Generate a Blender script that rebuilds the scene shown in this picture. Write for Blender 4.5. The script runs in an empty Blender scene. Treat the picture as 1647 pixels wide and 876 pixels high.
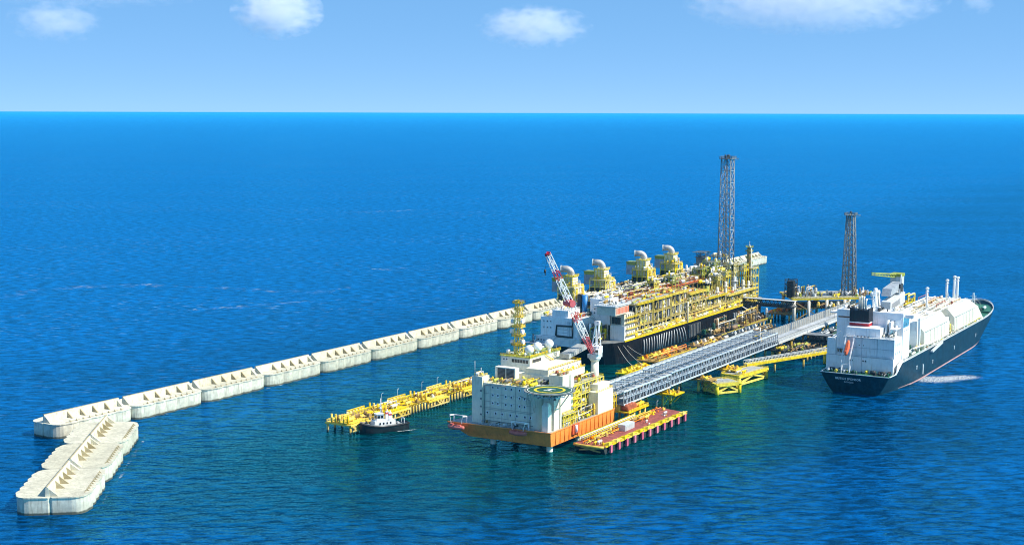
import bpy, math, random
from mathutils import Vector, Matrix, noise
R = math.radians
C = bpy.context.scene.collection
sc = bpy.context.scene
rnd = random.Random(7)

# ---------------------------------------------------------------- camera, sky, sun, exposure
# ground frame: +X runs along the breakwater (away from the camera), +Y to its seaward side, Z up, metres
cam = bpy.data.objects.new('camera', bpy.data.cameras.new('camera'))
C.objects.link(cam)
cam.data.sensor_width = 36.0
cam.data.lens = 2250 / 1647 * 36
cam.data.clip_start, cam.data.clip_end = 1.0, 400000
VIEW = 31.0                                     # heading of the view, degrees from +X
PITCH = math.degrees(math.atan(256 / 2250))
cam.matrix_world = (Matrix.Translation((0, 0, 200)) @ Matrix.Rotation(R(VIEW - 90), 4, 'Z')
                    @ Matrix.Rotation(R(90 - PITCH), 4, 'X') @ Matrix.Rotation(R(0.17), 4, 'Z'))
sc.camera = cam
SUN_AZ, SUN_EL = -72.0, 46.0                    # sun heading from +X, elevation
w = bpy.data.worlds.new('World'); sc.world = w; w.use_nodes = True
nt = w.node_tree; nt.nodes.clear()
sky = nt.nodes.new('ShaderNodeTexSky'); sky.sky_type = 'NISHITA'; sky.sun_disc = False
sky.sun_elevation = R(SUN_EL); sky.sun_rotation = R(90 - SUN_AZ)
sky.altitude = 0; sky.air_density = 0.1; sky.dust_density = 0.0; sky.ozone_density = 3.0
hs = nt.nodes.new('ShaderNodeHueSaturation'); hs.inputs['Saturation'].default_value = 3.1
bg = nt.nodes.new('ShaderNodeBackground'); bg.inputs[1].default_value = 0.545
wo = nt.nodes.new('ShaderNodeOutputWorld')
gm = nt.nodes.new('ShaderNodeGamma'); gm.inputs[1].default_value = 0.2
nt.links.new(sky.outputs[0], gm.inputs[0]); nt.links.new(gm.outputs[0], hs.inputs['Color']); nt.links.new(hs.outputs[0], bg.inputs[0]); nt.links.new(bg.outputs[0], wo.inputs[0])
sl = bpy.data.lights.new('sun', 'SUN'); sl.energy = 5.0; sl.angle = R(0.53); sl.color = (1, .93, .80)
so = bpy.data.objects.new('sun', sl); C.objects.link(so); so.location = (0, -300, 600)
so.rotation_euler = (Vector((0, 0, 0)) - Vector((math.cos(R(SUN_AZ)) * math.cos(R(SUN_EL)), math.sin(R(SUN_AZ)) * math.cos(R(SUN_EL)), math.sin(R(SUN_EL))))).to_track_quat('-Z', 'Y').to_euler()
sc.view_settings.view_transform = 'Standard'; sc.view_settings.look = 'None'
sc.view_settings.exposure = 0.5; sc.view_settings.gamma = 1.0; sc.view_settings.use_curve_mapping = False
sc.cycles.max_bounces = 22
sc.cycles.diffuse_bounces = 3; sc.cycles.glossy_bounces = 3; sc.cycles.volume_bounces = 20; sc.cycles.volume_step_rate = 1.0
sc.cycles.use_denoising = True; sc.cycles.sample_clamp_direct = 1.8; sc.cycles.sample_clamp_indirect = 4; sc.cycles.pixel_filter_type = 'BLACKMAN_HARRIS'; sc.cycles.filter_width = 1.05

# ---------------------------------------------------------------- materials
def _pos(nt, scale, rotz=0.0, kind='POINT'):
    g = nt.nodes.new('ShaderNodeNewGeometry'); m = nt.nodes.new('ShaderNodeMapping'); m.vector_type = kind
    m.inputs['Scale'].default_value = scale; m.inputs['Rotation'].default_value = (0, 0, rotz)
    nt.links.new(g.outputs['Position'], m.inputs['Vector']); return m.outputs[0]
def _noise(nt, vec, scale=1.0, detail=4.0, rough=.55):
    n = nt.nodes.new('ShaderNodeTexNoise'); n.inputs['Scale'].default_value = scale
    n.inputs['Detail'].default_value = detail; n.inputs['Roughness'].default_value = rough
    nt.links.new(vec, n.inputs['Vector']); return n.outputs['Fac']
def _ramp(nt, fac, a, b, smooth=True):
    m = nt.nodes.new('ShaderNodeMapRange'); m.inputs[1].default_value = a; m.inputs[2].default_value = b
    if smooth: m.interpolation_type = 'SMOOTHSTEP'
    nt.links.new(fac, m.inputs[0]); return m.outputs[0]
def _mix(nt, fac, a, b):
    m = nt.nodes.new('ShaderNodeMix'); m.data_type = 'RGBA'
    for sock, v in ((m.inputs[0], fac), (m.inputs[6], a), (m.inputs[7], b)):
        if hasattr(v, 'is_linked') or hasattr(v, 'node'): nt.links.new(v, sock)
        else: sock.default_value = v if not isinstance(v, tuple) else (*v, 1) if len(v) == 3 else v
    return m.outputs[2]
def _math(nt, op, a, b=0.0):
    m = nt.nodes.new('ShaderNodeMath'); m.operation = op
    for i, v in enumerate((a, b)):
        if hasattr(v, 'node'): nt.links.new(v, m.inputs[i])
        else: m.inputs[i].default_value = v
    return m.outputs[0]
MATS = {}
def mat(name, col, rough=.55, metal=0., var=.18, dirt=None, amt=.0, wet=False, spec=.4, bump=0.0):
    m = bpy.data.materials.new(name); m.use_nodes = True; nt = m.node_tree
    b = nt.nodes['Principled BSDF']
    n1 = _noise(nt, _pos(nt, (.35, .35, .35)), 1.0, 5, .6)
    c = _mix(nt, _ramp(nt, n1, .3, .7), tuple(x * (1 - var) for x in col), tuple(min(1, x * (1 + var * .6)) for x in col))
    if wet:                                    # broad blotches of old staining
        c = _mix(nt, _math(nt, 'MULTIPLY', _ramp(nt, _noise(nt, _pos(nt, (.06, .06, .12)), 1, 5, .65), 0.46, .68), .32), c, tuple(x * .45 for x in col))
    oi = nt.nodes.new('ShaderNodeObjectInfo')  # pieces of one paint never weather quite alike
    hv = nt.nodes.new('ShaderNodeHueSaturation'); nt.links.new(c, hv.inputs['Color']); nt.links.new(_math(nt, 'ADD', _math(nt, 'MULTIPLY', oi.outputs['Random'], .24), .87), hv.inputs['Value'])
    nt.links.new(_math(nt, 'ADD', _math(nt, 'MULTIPLY', oi.outputs['Random'], -.2), 1.05), hv.inputs['Saturation']); c = hv.outputs[0]
    if dirt:                                   # run-off streaks: long vertically, narrow sideways
        n2 = _noise(nt, _pos(nt, (.9, .9, .09)), 1.0, 4, .65)
        f = _math(nt, 'MULTIPLY', _ramp(nt, n2, .5, .72), amt)
        c = _mix(nt, f, c, dirt)
    if wet:                                    # weed and damp band just above the sea
        g = nt.nodes.new('ShaderNodeNewGeometry'); s = nt.nodes.new('ShaderNodeSeparateXYZ'); nt.links.new(g.outputs['Position'], s.inputs[0])
        h = _math(nt, 'ADD', s.outputs[2], _math(nt, 'MULTIPLY', _noise(nt, _pos(nt, (.3, .3, .3)), 1., 3), -1.6))
        c = _mix(nt, _ramp(nt, h, .0, .9), (.035, .042, .03), c)
        c = _mix(nt, _math(nt, 'MULTIPLY', _ramp(nt, h, 4.2, 1.2), .3), c, (.25, .24, .18))
    nt.links.new(c, b.inputs['Base Color'])
    b.inputs['Roughness'].default_value = rough; b.inputs['Metallic'].default_value = metal
    b.inputs['Specular IOR Level'].default_value = spec
    if bump:
        bp = nt.nodes.new('ShaderNodeBump'); bp.inputs['Strength'].default_value = bump; bp.inputs['Distance'].default_value = .15
        nt.links.new(_noise(nt, _pos(nt, (1.2, 1.2, 1.2)), 1, 6, .65), bp.inputs['Height']); nt.links.new(bp.outputs[0], b.inputs['Normal'])
    MATS[name] = m; return m
M = {}
RUST = (.16, .06, .025); GRIME = (.12, .11, .09)
for k, a in dict(
    concrete=dict(col=(.62, .60, .47), rough=.9, var=.16, dirt=(.18, .16, .11), amt=.5, wet=True, spec=.2, bump=.35),
    concrete_dark=dict(col=(.40, .34, .20), rough=.9, var=.2, spec=.2),
    yellow=dict(col=(.88, .58, .01), spec=.1, rough=.5, var=.25, dirt=(.25, .12, .02), amt=.5),
    yellow_pile=dict(col=(.78, .52, .05), rough=.5, var=.25, dirt=(.14, .09, .04), amt=.6, wet=True),
    lemon=dict(col=(.88, .68, .02), spec=.1, rough=.5, var=.3, dirt=(.28, .16, .04), amt=.5),
    ochre=dict(col=(.42, .27, .07), rough=.6, var=.4, dirt=RUST, amt=.6),
    orange=dict(col=(.90, .245, .001), rough=.7, spec=.0, var=.12, dirt=(.35, .08, .02), amt=.35),
    cream=dict(col=(.86, .82, .65), rough=.5, var=.08, dirt=(.42, .34, .2), amt=.4),
    white=dict(col=(.86, .87, .86), rough=.4, var=.06, dirt=(.42, .36, .27), amt=.35),
    offwhite=dict(col=(.76, .72, .60), rough=.5, var=.12, dirt=(.45, .3, .15), amt=.35),
    navy=dict(col=(.004, .034, .058), spec=.12, rough=.45, var=.4, dirt=(.06, .05, .045), amt=.45),
    black=dict(col=(.014, .015, .018), rough=.45, var=.3, dirt=(.05, .03, .02), amt=.4),
    hullblack=dict(col=(.007, .008, .010), spec=.12, rough=.6, var=.4, dirt=(.05, .04, .035), amt=.5),
    reddeck=dict(col=(.30, .065, .05), rough=.7, var=.3, dirt=RUST, amt=.4),
    pink=dict(col=(.62, .10, .17), rough=.6, var=.15, dirt=(.3, .08, .08), amt=.4),
    red=dict(col=(.52, .025, .03), rough=.45, var=.15),
    lifeboat_red=dict(col=(.60, .10, .06), rough=.45, var=.15),
    rescue_orange=dict(col=(.82, .13, .02), rough=.4, var=.1),
    green=dict(col=(.015, .14, .075), rough=.6, var=.25, dirt=(.05, .09, .05), amt=.4),
    helidark=dict(col=(.012, .085, .05), rough=.7, var=.2),
    paleyellow=dict(col=(.72, .60, .14), rough=.55, var=.35, dirt=(.22, .14, .06), amt=.55),
    limegreen=dict(col=(.38, .42, .04), rough=.5, var=.25, dirt=(.2, .15, .03), amt=.5),
    steel=dict(col=(.36, .40, .44), rough=.45, metal=.0, var=.2, dirt=(.15, .12, .1), amt=.35),
    galv=dict(col=(.60, .65, .67), rough=.45, metal=.0, var=.15, dirt=(.25, .22, .18), amt=.3),
    paleblue=dict(col=(.50, .60, .68), rough=.5, var=.15, dirt=(.25, .24, .22), amt=.3),
    bluegrey=dict(col=(.36, .45, .54), rough=.5, var=.2, dirt=(.2, .2, .2), amt=.35),
    silver=dict(col=(.72, .70, .68), rough=.35, metal=.6, var=.12, dirt=(.4, .3, .2), amt=.3),
    lagging=dict(col=(.52, .50, .46), rough=.5, metal=.2, var=.2, dirt=(.25, .18, .1), amt=.5),
    grating=dict(col=(.36, .38, .37), rough=.7, var=.25, dirt=(.2, .16, .1), amt=.4),
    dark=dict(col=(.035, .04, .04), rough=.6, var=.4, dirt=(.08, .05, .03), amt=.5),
    greymid=dict(col=(.20, .22, .22), rough=.55, var=.3, dirt=RUST, amt=.3),
    glass=dict(col=(.012, .016, .02), rough=.12, var=.2, spec=.6),
    rustred=dict(col=(.42, .10, .035), rough=.65, var=.3, dirt=RUST, amt=.5),
    brown=dict(col=(.24, .15, .06), rough=.65, var=.3, dirt=RUST, amt=.5),
    bluepaint=dict(col=(.03, .22, .55), rough=.4, var=.1),
    boot=dict(col=(.50, .24, .22), rough=.6, var=.2, dirt=(.25, .15, .12), amt=.5),
    rubber=dict(col=(.018, .018, .018), rough=.8, var=.3),
    tank=dict(col=(.84, .79, .64), rough=.5, var=.06, dirt=(.55, .44, .27), amt=.4),
).items(): M[k] = mat(k, **a)

# ---------------------------------------------------------------- mesh builder
class MB:
    def __init__(s): s.v = []; s.f = []; s.sm = []
    def add(s, pts, faces, smooth=False):
        b = len(s.v); s.v += [tuple(p) for p in pts]
        for f in faces: s.f.append([b + i for i in f]); s.sm.append(smooth)
        return s
    def hexa(s, p):       # 4 bottom, 4 top, both counter-clockwise seen from above
        return s.add(p, [(3, 2, 1, 0), (4, 5, 6, 7), (0, 1, 5, 4), (1, 2, 6, 5), (2, 3, 7, 6), (3, 0, 4, 7)])
    def box(s, x0, x1, y0, y1, z0, z1):
        return s.hexa([(x0, y0, z0), (x1, y0, z0), (x1, y1, z0), (x0, y1, z0), (x0, y0, z1), (x1, y0, z1), (x1, y1, z1), (x0, y1, z1)])
    def cbox(s, cx, cy, cz, sx, sy, sz): return s.box(cx - sx / 2, cx + sx / 2, cy - sy / 2, cy + sy / 2, cz - sz / 2, cz + sz / 2)
    def beam(s, p, q, w, h=None):
        p, q = Vector(p), Vector(q); d = q - p
        if d.length < 1e-6: return s
        d.normalize(); up = Vector((0, 0, 1)) if abs(d.z) < .97 else Vector((1, 0, 0))
        a = d.cross(up).normalized() * (w / 2); b = d.cross(a).normalized() * ((h or w) / 2)
        return s.hexa([p - a - b, p + a - b, p + a + b, p - a + b, q - a - b, q + a - b, q + a + b, q - a + b][:4] + [q - a - b, q + a - b, q + a + b, q - a + b])
    def cyl(s, p, q, r, n=10, r2=None, caps=True):
        p, q = Vector(p), Vector(q); d = (q - p).normalized(); r2 = r if r2 is None else r2
        up = Vector((0, 0, 1)) if abs(d.z) < .97 else Vector((1, 0, 0))
        a = d.cross(up).normalized(); b = d.cross(a).normalized(); b0 = len(s.v)
        for c, rr in ((p, r), (q, r2)):
            for i in range(n):
                t = 2 * math.pi * i / n; s.v.append(tuple(c + a * (rr * math.cos(t)) + b * (rr * math.sin(t))))
        for i in range(n):
            j = (i + 1) % n; s.f.append([b0 + i, b0 + n + i, b0 + n + j, b0 + j]); s.sm.append(True)
        if caps:
            s.f.append([b0 + i for i in range(n)]); s.sm.append(False)
            s.f.append([b0 + n + i for i in reversed(range(n))]); s.sm.append(False)
        return s
    def tube(s, pts, r, n=8, caps=True):
        pts = [Vector(p) for p in pts]; b0 = len(s.v); prev = None
        for k, c in enumerate(pts):
            d = (pts[min(k + 1, len(pts) - 1)] - pts[max(k - 1, 0)]).normalized()
            if prev is None:
                up = Vector((0, 0, 1)) if abs(d.z) < .95 else Vector((1, 0, 0)); a = d.cross(up).normalized()
            else: a = (prev - d * prev.dot(d)).normalized()
            prev = a; b = d.cross(a).normalized(); rr = r[k] if isinstance(r, (list, tuple)) else r
            for i in range(n):
                t = 2 * math.pi * i / n; s.v.append(tuple(c + a * (rr * math.cos(t)) + b * (rr * math.sin(t))))
        for k in range(len(pts) - 1):
            for i in range(n):
                j = (i + 1) % n; q = b0 + k * n
                s.f.append([q + i, q + n + i, q + n + j, q + j]); s.sm.append(True)
        if caps:
            s.f.append([b0 + i for i in range(n)]); s.sm.append(False)
            e = b0 + (len(pts) - 1) * n; s.f.append([e + i for i in reversed(range(n))]); s.sm.append(False)
        return s
    def sph(s, c, r, nu=14, nv=9, zs=1.0):
        b0 = len(s.v); c = Vector(c)
        for j in range(nv + 1):
            ph = math.pi * j / nv
            for i in range(nu):
                t = 2 * math.pi * i / nu; s.v.append((c.x + r * math.sin(ph) * math.cos(t), c.y + r * math.sin(ph) * math.sin(t), c.z - r * zs * math.cos(ph)))
        for j in range(nv):
            for i in range(nu):
                k = (i + 1) % nu; s.f.append([b0 + j * nu + i, b0 + j * nu + k, b0 + (j + 1) * nu + k, b0 + (j + 1) * nu + i]); s.sm.append(True)
        return s
    def prism(s, poly, z0, z1, top=None):   # poly counter-clockwise
        n = len(poly); t = top or poly
        pts = [(x, y, z0) for x, y in poly] + [(x, y, z1) for x, y in t]
        return s.add(pts, [tuple(reversed(range(n))), tuple(range(n, 2 * n))] + [(i, (i + 1) % n, n + (i + 1) % n, n + i) for i in range(n)])
    def extx(s, prof, x0, x1, dx=0.0):   # profile of (y, z) points pushed along x
        n = len(prof); pts = [(x0, y, z) for y, z in prof] + [(x1, y, z) for y, z in prof]
        return s.add(pts, [tuple(range(n)), tuple(reversed(range(n, 2 * n)))] + [(i, n + i, n + (i + 1) % n, (i + 1) % n) for i in range(n)])
    def exty(s, prof, y0, y1):           # profile of (x, z) points pushed along y
        n = len(prof); pts = [(x, y0, z) for x, z in prof] + [(x, y1, z) for x, z in prof]
        return s.add(pts, [tuple(range(n)), tuple(reversed(range(n, 2 * n)))] + [(i, n + i, n + (i + 1) % n, (i + 1) % n) for i in range(n)])
    def vessel(s, p, q, r, n=12):        # cylinder with domed ends
        p, q = Vector(p), Vector(q); d = (q - p).normalized()
        return s.tube([p - d * r * .5, p - d * r * .3, p, q, q + d * r * .3, q + d * r * .5], [r * .25, r * .75, r, r, r * .75, r * .25], n)
    def rail(s, path, h=1.2, step=3.0, w=.16, rows=2):
        path = [Vector(p) for p in path]
        for a, b in zip(path, path[1:]):
            for k in range(rows):
                o = Vector((0, 0, h * (k + 1) / rows)); s.beam(a + o, b + o, w)
            n = max(1, int((b - a).length / step))
            for i in range(n + 1):
                p = a.lerp(b, i / n); s.beam(p, p + Vector((0, 0, h)), w)
        return s
    def lattice(s, c, w0, w1, z0, z1, n, leg=.5, br=.25, drop=None):
        cx, cy = c
        def P(i, z):
            h = (w0 + (w1 - w0) * (z - z0) / (z1 - z0)) / 2; sx, sy = ((-1, -1), (1, -1), (1, 1), (-1, 1))[i % 4]; return (cx + sx * h, cy + sy * h, z)
        for i in range(4): s.beam(P(i, z0), P(i, z1), leg)
        for k in range(n):
            a = z0 + (z1 - z0) * k / n; b = z0 + (z1 - z0) * (k + 1) / n
            for i in range(4):
                s.beam(P(i, b), P(i + 1, b), br)
                if k % 2: s.beam(P(i, a), P(i + 1, b), br)
                else: s.beam(P(i + 1, a), P(i, b), br)
        return s
    def xform(s, m):
        s.v = [tuple(m @ Vector(p)) for p in s.v]; return s

ORG = {}
def link(o, parent=None):
    C.objects.link(o)
    if parent is not None: o.parent = parent
    return o
def tag(o, label=None, cat=None, group=None, kind=None):
    if label: o['label'] = label
    if cat: o['category'] = cat
    if group: o['group'] = group
    if kind: o['kind'] = kind
    return o
def mesh(mb, name, m, org=Vector((0, 0, 0))):
    me = bpy.data.meshes.new(name)
    me.from_pydata([(x - org.x, y - org.y, z - org.z) for x, y, z in mb.v], [], mb.f)
    me.polygons.foreach_set('use_smooth', mb.sm)
    me.materials.append(M[m] if isinstance(m, str) else m); me.update(); return me
def build(mb, name, m, parent=None, kind=None, label=None):
    org = ORG[parent.name] if parent is not None else Vector((0, 0, 0))
    o = link(bpy.data.objects.new(name, mesh(mb, name, m, org)), parent)
    ORG[o.name] = org
    return tag(o, label, kind=kind)
def thing(name, label, cat, loc=(0, 0, 0), group=None, rz=0.0, local=False):
    o = bpy.data.objects.new(name, None); o.empty_display_size = 2; o.location = loc; o.rotation_euler = (0, 0, rz); C.objects.link(o)
    ORG[o.name] = Vector((0, 0, 0)) if local else Vector(loc)
    return tag(o, label, cat, group)
def solo(mb, name, m, label, cat, group=None, kind=None):    # a thing that is one mesh, origin at its base
    n = len(mb.v); org = Vector((sum(p[0] for p in mb.v) / n, sum(p[1] for p in mb.v) / n, min(p[2] for p in mb.v)))
    o = link(bpy.data.objects.new(name, mesh(mb, name, m, org))); o.location = org; ORG[o.name] = org
    return tag(o, label, cat, group, kind)
def inst(me, name, parent, loc, rz=0.0, sc_=None):
    o = bpy.data.objects.new(name, me); org = ORG[parent.name]
    o.location = Vector(loc) - org; o.rotation_euler = (0, 0, rz); link(o, parent); ORG[o.name] = org
    if sc_: o.scale = sc_
    return o
KIDS = {}
def copy_thing(root, loc, label, rz=None, group=None):
    def rec(o, parent):
        c = o.copy(); C.objects.link(c)
        if parent is not None: c.parent = parent
        for k in o.children: rec(k, c)
        return c
    c = rec(root, None); c.location = loc
    if rz is not None: c.rotation_euler = (0, 0, rz)
    c['label'] = label
    if group: c['group'] = group
    return c
def arc(cx, cy, r, a0, a1, n): return [(cx + r * math.cos(R(a0 + (a1 - a0) * i / n)), cy + r * math.sin(R(a0 + (a1 - a0) * i / n))) for i in range(n + 1)]
ORD = ['first', 'second', 'third', 'fourth', 'fifth', 'sixth', 'seventh', 'eighth', 'ninth', 'tenth', 'eleventh', 'twelfth', 'thirteenth', 'fourteenth', 'fifteenth', 'sixteenth', 'seventeenth', 'eighteenth', 'nineteenth']
# ---------------------------------------------------------------- sea
def make_sea():
    mb = MB(); rings = [0, 300, 800, 1600, 3000, 6000, 12000, 25000, 50000, 90000, 150000]; n = 72
    mb.v.append((0, 0, 0))
    for r in rings[1:]:
        for i in range(n): t = 2 * math.pi * i / n; mb.v.append((r * math.cos(t), r * math.sin(t), 0))
    for i in range(n): mb.f.append([0, 1 + i, 1 + (i + 1) % n]); mb.sm.append(False)
    for k in range(len(rings) - 2):
        for i in range(n):
            j = (i + 1) % n; a = 1 + k * n; b = a + n; mb.f.append([a + i, b + i, b + j, a + j]); mb.sm.append(False)
    m = bpy.data.materials.new('sea_water'); m.use_nodes = True; nt = m.node_tree; b = nt.nodes['Principled BSDF']
    rot = R(VIEW)
    # broad patches of ruffled and smoother water, and green painted round the structures in the lee of the breakwater
    patch = _noise(nt, _pos(nt, (180, 520, 100), rot, 'TEXTURE'), 1, 4, .6)
    fine = _noise(nt, _pos(nt, (14, 60, 20), rot, 'TEXTURE'), 1, 3, .6)
    c = _mix(nt, _ramp(nt, patch, .35, .68), (.0, .034, .115), (.0, .060, .215))
    c = _mix(nt, _math(nt, 'MULTIPLY', _ramp(nt, fine, .45, .8), .45), c, (.0, .085, .30))
    # scattered white caps and thin wind-drawn foam lines on the open sea
    g = nt.nodes.new('ShaderNodeNewGeometry'); s = nt.nodes.new('ShaderNodeSeparateXYZ'); nt.links.new(g.outputs['Position'], s.inputs[0])
    openw = _ramp(nt, s.outputs[1], 690, 800)
    c = _mix(nt, _math(nt, 'MULTIPLY', _ramp(nt, s.outputs[1], 640, 1100), .65), c, (.0, .105, .36))   # base colour turns brighter azure outside the breakwater
    caps = _noise(nt, _pos(nt, (2.6, 15, 10), rot, 'TEXTURE'), 1, 2, .6)
    zone = _noise(nt, _pos(nt, (260, 500, 100), rot + .2, 'TEXTURE'), 1, 3, .6)
    capm = _math(nt, 'MULTIPLY', _math(nt, 'MULTIPLY', _ramp(nt, caps, .635, .70), _ramp(nt, zone, .42, .62)), openw)
    c = _mix(nt, _math(nt, 'MULTIPLY', capm, .7), c, (.35, .5, .6))
    # greener harbour water, painted darker where hulls and piles block the sky's reflection
    def sq(sock, c0, r_): return _math(nt, 'POWER', _math(nt, 'ABSOLUTE', _math(nt, 'MULTIPLY', _math(nt, 'SUBTRACT', sock, c0), 1.0 / r_)), 2.0)
    e = _math(nt, 'ADD', _math(nt, 'ADD', sq(s.outputs[0], 860, 430), sq(s.outputs[1], 450, 200)), _math(nt, 'MULTIPLY', patch, .8))
    c = _mix(nt, _ramp(nt, e, 1.5, .55), c, (.0, .034, .036))
    # wave light and shade painted into the colour: lighter crests, darker troughs
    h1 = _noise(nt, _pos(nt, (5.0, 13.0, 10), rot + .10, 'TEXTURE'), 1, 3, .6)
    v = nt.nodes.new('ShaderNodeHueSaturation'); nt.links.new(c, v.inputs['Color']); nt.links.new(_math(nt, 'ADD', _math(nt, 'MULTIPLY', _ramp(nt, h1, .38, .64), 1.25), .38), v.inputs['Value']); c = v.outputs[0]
    # water body colour seen through the surface, mirrored sky on top; steep little waves cut the grazing reflection
    nt.nodes.remove(b); df = nt.nodes.new('ShaderNodeBsdfDiffuse'); gl = nt.nodes.new('ShaderNodeBsdfGlossy'); fr = nt.nodes.new('ShaderNodeFresnel'); mx = nt.nodes.new('ShaderNodeMixShader')
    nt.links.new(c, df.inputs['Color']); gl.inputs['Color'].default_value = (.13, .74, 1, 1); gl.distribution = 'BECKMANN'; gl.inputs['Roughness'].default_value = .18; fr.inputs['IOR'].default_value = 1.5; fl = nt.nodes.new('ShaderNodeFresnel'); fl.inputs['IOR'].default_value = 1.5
    nt.links.new(_math(nt, 'ADD', _math(nt, 'MULTIPLY', fr.outputs[0], .65), _math(nt, 'MULTIPLY', fl.outputs[0], .35)), mx.inputs[0]); nt.links.new(df.outputs[0], mx.inputs[1]); nt.links.new(gl.outputs[0], mx.inputs[2])
    nt.links.new(mx.outputs[0], nt.nodes['Material Output'].inputs['Surface'])
    h2 = _noise(nt, _pos(nt, (15, 34, 30), rot - .2, 'TEXTURE'), 1, 2, .5)
    h3 = _noise(nt, _pos(nt, (1.8, 3.6, 5), rot + .3, 'TEXTURE'), 1, 2, .6)
    h = _math(nt, 'ADD', _math(nt, 'MULTIPLY', h1, 3.5), _math(nt, 'ADD', _math(nt, 'MULTIPLY', h2, 5.0), _math(nt, 'MULTIPLY', h3, .45)))
    bp = nt.nodes.new('ShaderNodeBump'); bp.inputs['Strength'].default_value = 1.0; bp.inputs['Distance'].default_value = 1.0
    nt.links.new(h, bp.inputs['Height']); [nt.links.new(bp.outputs[0], q.inputs['Normal']) for q in (df, gl, fr)]
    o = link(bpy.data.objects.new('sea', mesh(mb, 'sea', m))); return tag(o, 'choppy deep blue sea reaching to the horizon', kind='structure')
make_sea()

# foam: a ragged thin sheet of broken water lying on the surface
def foam_material():
    m = bpy.data.materials.new('foam'); m.use_nodes = True; nt = m.node_tree; b = nt.nodes['Principled BSDF']
    b.inputs['Base Color'].default_value = (.72, .78, .80, 1); b.inputs['Roughness'].default_value = .8
    tc = nt.nodes.new('ShaderNodeTexCoord'); n = nt.nodes.new('ShaderNodeTexNoise'); n.inputs['Scale'].default_value = 1.0; n.inputs['Detail'].default_value = 6; n.inputs['Roughness'].default_value = .7
    mp = nt.nodes.new('ShaderNodeMapping'); mp.inputs['Scale'].default_value = (.22, .7, .3)
    nt.links.new(tc.outputs['Object'], mp.inputs['Vector']); nt.links.new(mp.outputs[0], n.inputs['Vector'])
    uv = nt.nodes.new('ShaderNodeVectorMath'); uv.operation = 'LENGTH'; g2 = nt.nodes.new('ShaderNodeMapping'); nt.links.new(tc.outputs['Generated'], g2.inputs['Vector'])
    g2.inputs['Location'].default_value = (-1, -1, 0); g2.inputs['Scale'].default_value = (2, 2, 0); nt.links.new(g2.outputs[0], uv.inputs[0])
    n3 = nt.nodes.new('ShaderNodeTexNoise'); n3.inputs['Scale'].default_value = 3.1; n3.inputs['Detail'].default_value = 4; nt.links.new(mp.outputs[0], n3.inputs['Vector'])
    a = _math(nt, 'SUBTRACT', _math(nt, 'ADD', _math(nt, 'MULTIPLY', n.outputs['Fac'], 1.6), .1), _math(nt, 'MULTIPLY', uv.outputs['Value'], .95))
    nt.links.new(_math(nt, 'MULTIPLY', _ramp(nt, a, .05, .5), _math(nt, 'ADD', _math(nt, 'MULTIPLY', _ramp(nt, n3.outputs['Fac'], .44, .6), .75), .1)), b.inputs['Alpha']); return m
FOAM = foam_material()
def foam(label, cx, cy, lx, ly, ang, name='foam'):
    mb = MB(); nx, ny = 24, 10
    for j in range(ny + 1):
        for i in range(nx + 1):
            x, y = lx * (i / nx - .5), ly * (j / ny - .5); mb.v.append((x, y, .06 + .14 * noise.noise((x * .4, y * .4, cx))))
    for j in range(ny):
        for i in range(nx): a = j * (nx + 1) + i; mb.f.append([a, a + 1, a + nx + 2, a + nx + 1]); mb.sm.append(True)
    o = link(bpy.data.objects.new(name, mesh(mb, name, FOAM))); o.location = (cx, cy, .12); o.rotation_euler = (0, 0, R(ang)); tag(o, label, kind='stuff')

def slick(label, pts, w):
    mb = MB(); pts = [Vector((x, y, 0)) for x, y in pts]; n = 0
    fine = []
    for a, b in zip(pts, pts[1:]):
        for i in range(10): fine.append(a.lerp(b, i / 10))
    fine.append(pts[-1]); L = len(fine)
    for k, p in enumerate(fine):
        d = (fine[min(k + 1, L - 1)] - fine[max(k - 1, 0)]).normalized(); s = Vector((-d.y, d.x, 0)); ww = w * (.35 + .65 * math.sin(math.pi * k / (L - 1))) * (.7 + .6 * noise.noise((k * .35, w, 2)))
        p = p + s * (w * .6 * noise.noise((k * .2, 5, w)))
        mb.v += [tuple(p - s * ww + Vector((0, 0, .12))), tuple(p + s * ww + Vector((0, 0, .12)))]
        if k: a = 2 * k; mb.f.append([a - 2, a, a + 1, a - 1]); mb.sm.append(True)
    o = link(bpy.data.objects.new('foam_streak', mesh(mb, 'foam_streak', STREAK))); tag(o, label, kind='stuff')
def streak_material():
    m = bpy.data.materials.new('foam_streak'); m.use_nodes = True; nt = m.node_tree; b = nt.nodes['Principled BSDF']
    b.inputs['Base Color'].default_value = (.55, .66, .74, 1); b.inputs['Roughness'].default_value = .8
    n = _noise(nt, _pos(nt, (5, 14, 10), R(VIEW), 'TEXTURE'), 1, 4, .7); n2 = _noise(nt, _pos(nt, (40, 60, 10), R(VIEW), 'TEXTURE'), 1, 2, .5)
    nt.links.new(_math(nt, 'MULTIPLY', _math(nt, 'MULTIPLY', _ramp(nt, n, .52, .68), _ramp(nt, n2, .38, .62)), .6), b.inputs['Alpha']); return m
STREAK = streak_material()
slick('long faint line of foam far out on the open sea, nearest the horizon', [(2230, 1747), (2300, 1700), (2405, 1648)], 26)
slick('long curved line of foam on the open sea at the left edge', [(997, 1242), (1050, 1262), (1107, 1251), (1173, 1191), (1160, 1167)], 20)
slick('long wavering line of foam on the open sea left of the crane boom', [(1173, 1190), (1196, 1067), (1224, 982), (1275, 986)], 18)
slick('short foam line close behind the long breakwater', [(1040, 1010), (1095, 977), (1174, 942)], 14)
slick('small foam line out to sea between the crane boom and the longer foam lines', [(1440, 1075), (1455, 1065), (1485, 1046)], 20)
slick('thin broken wash along the foot of the long breakwater', [(640, 669.6), (900, 669.8), (1200, 669.8), (1500, 669.8)], 1.6)
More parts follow.
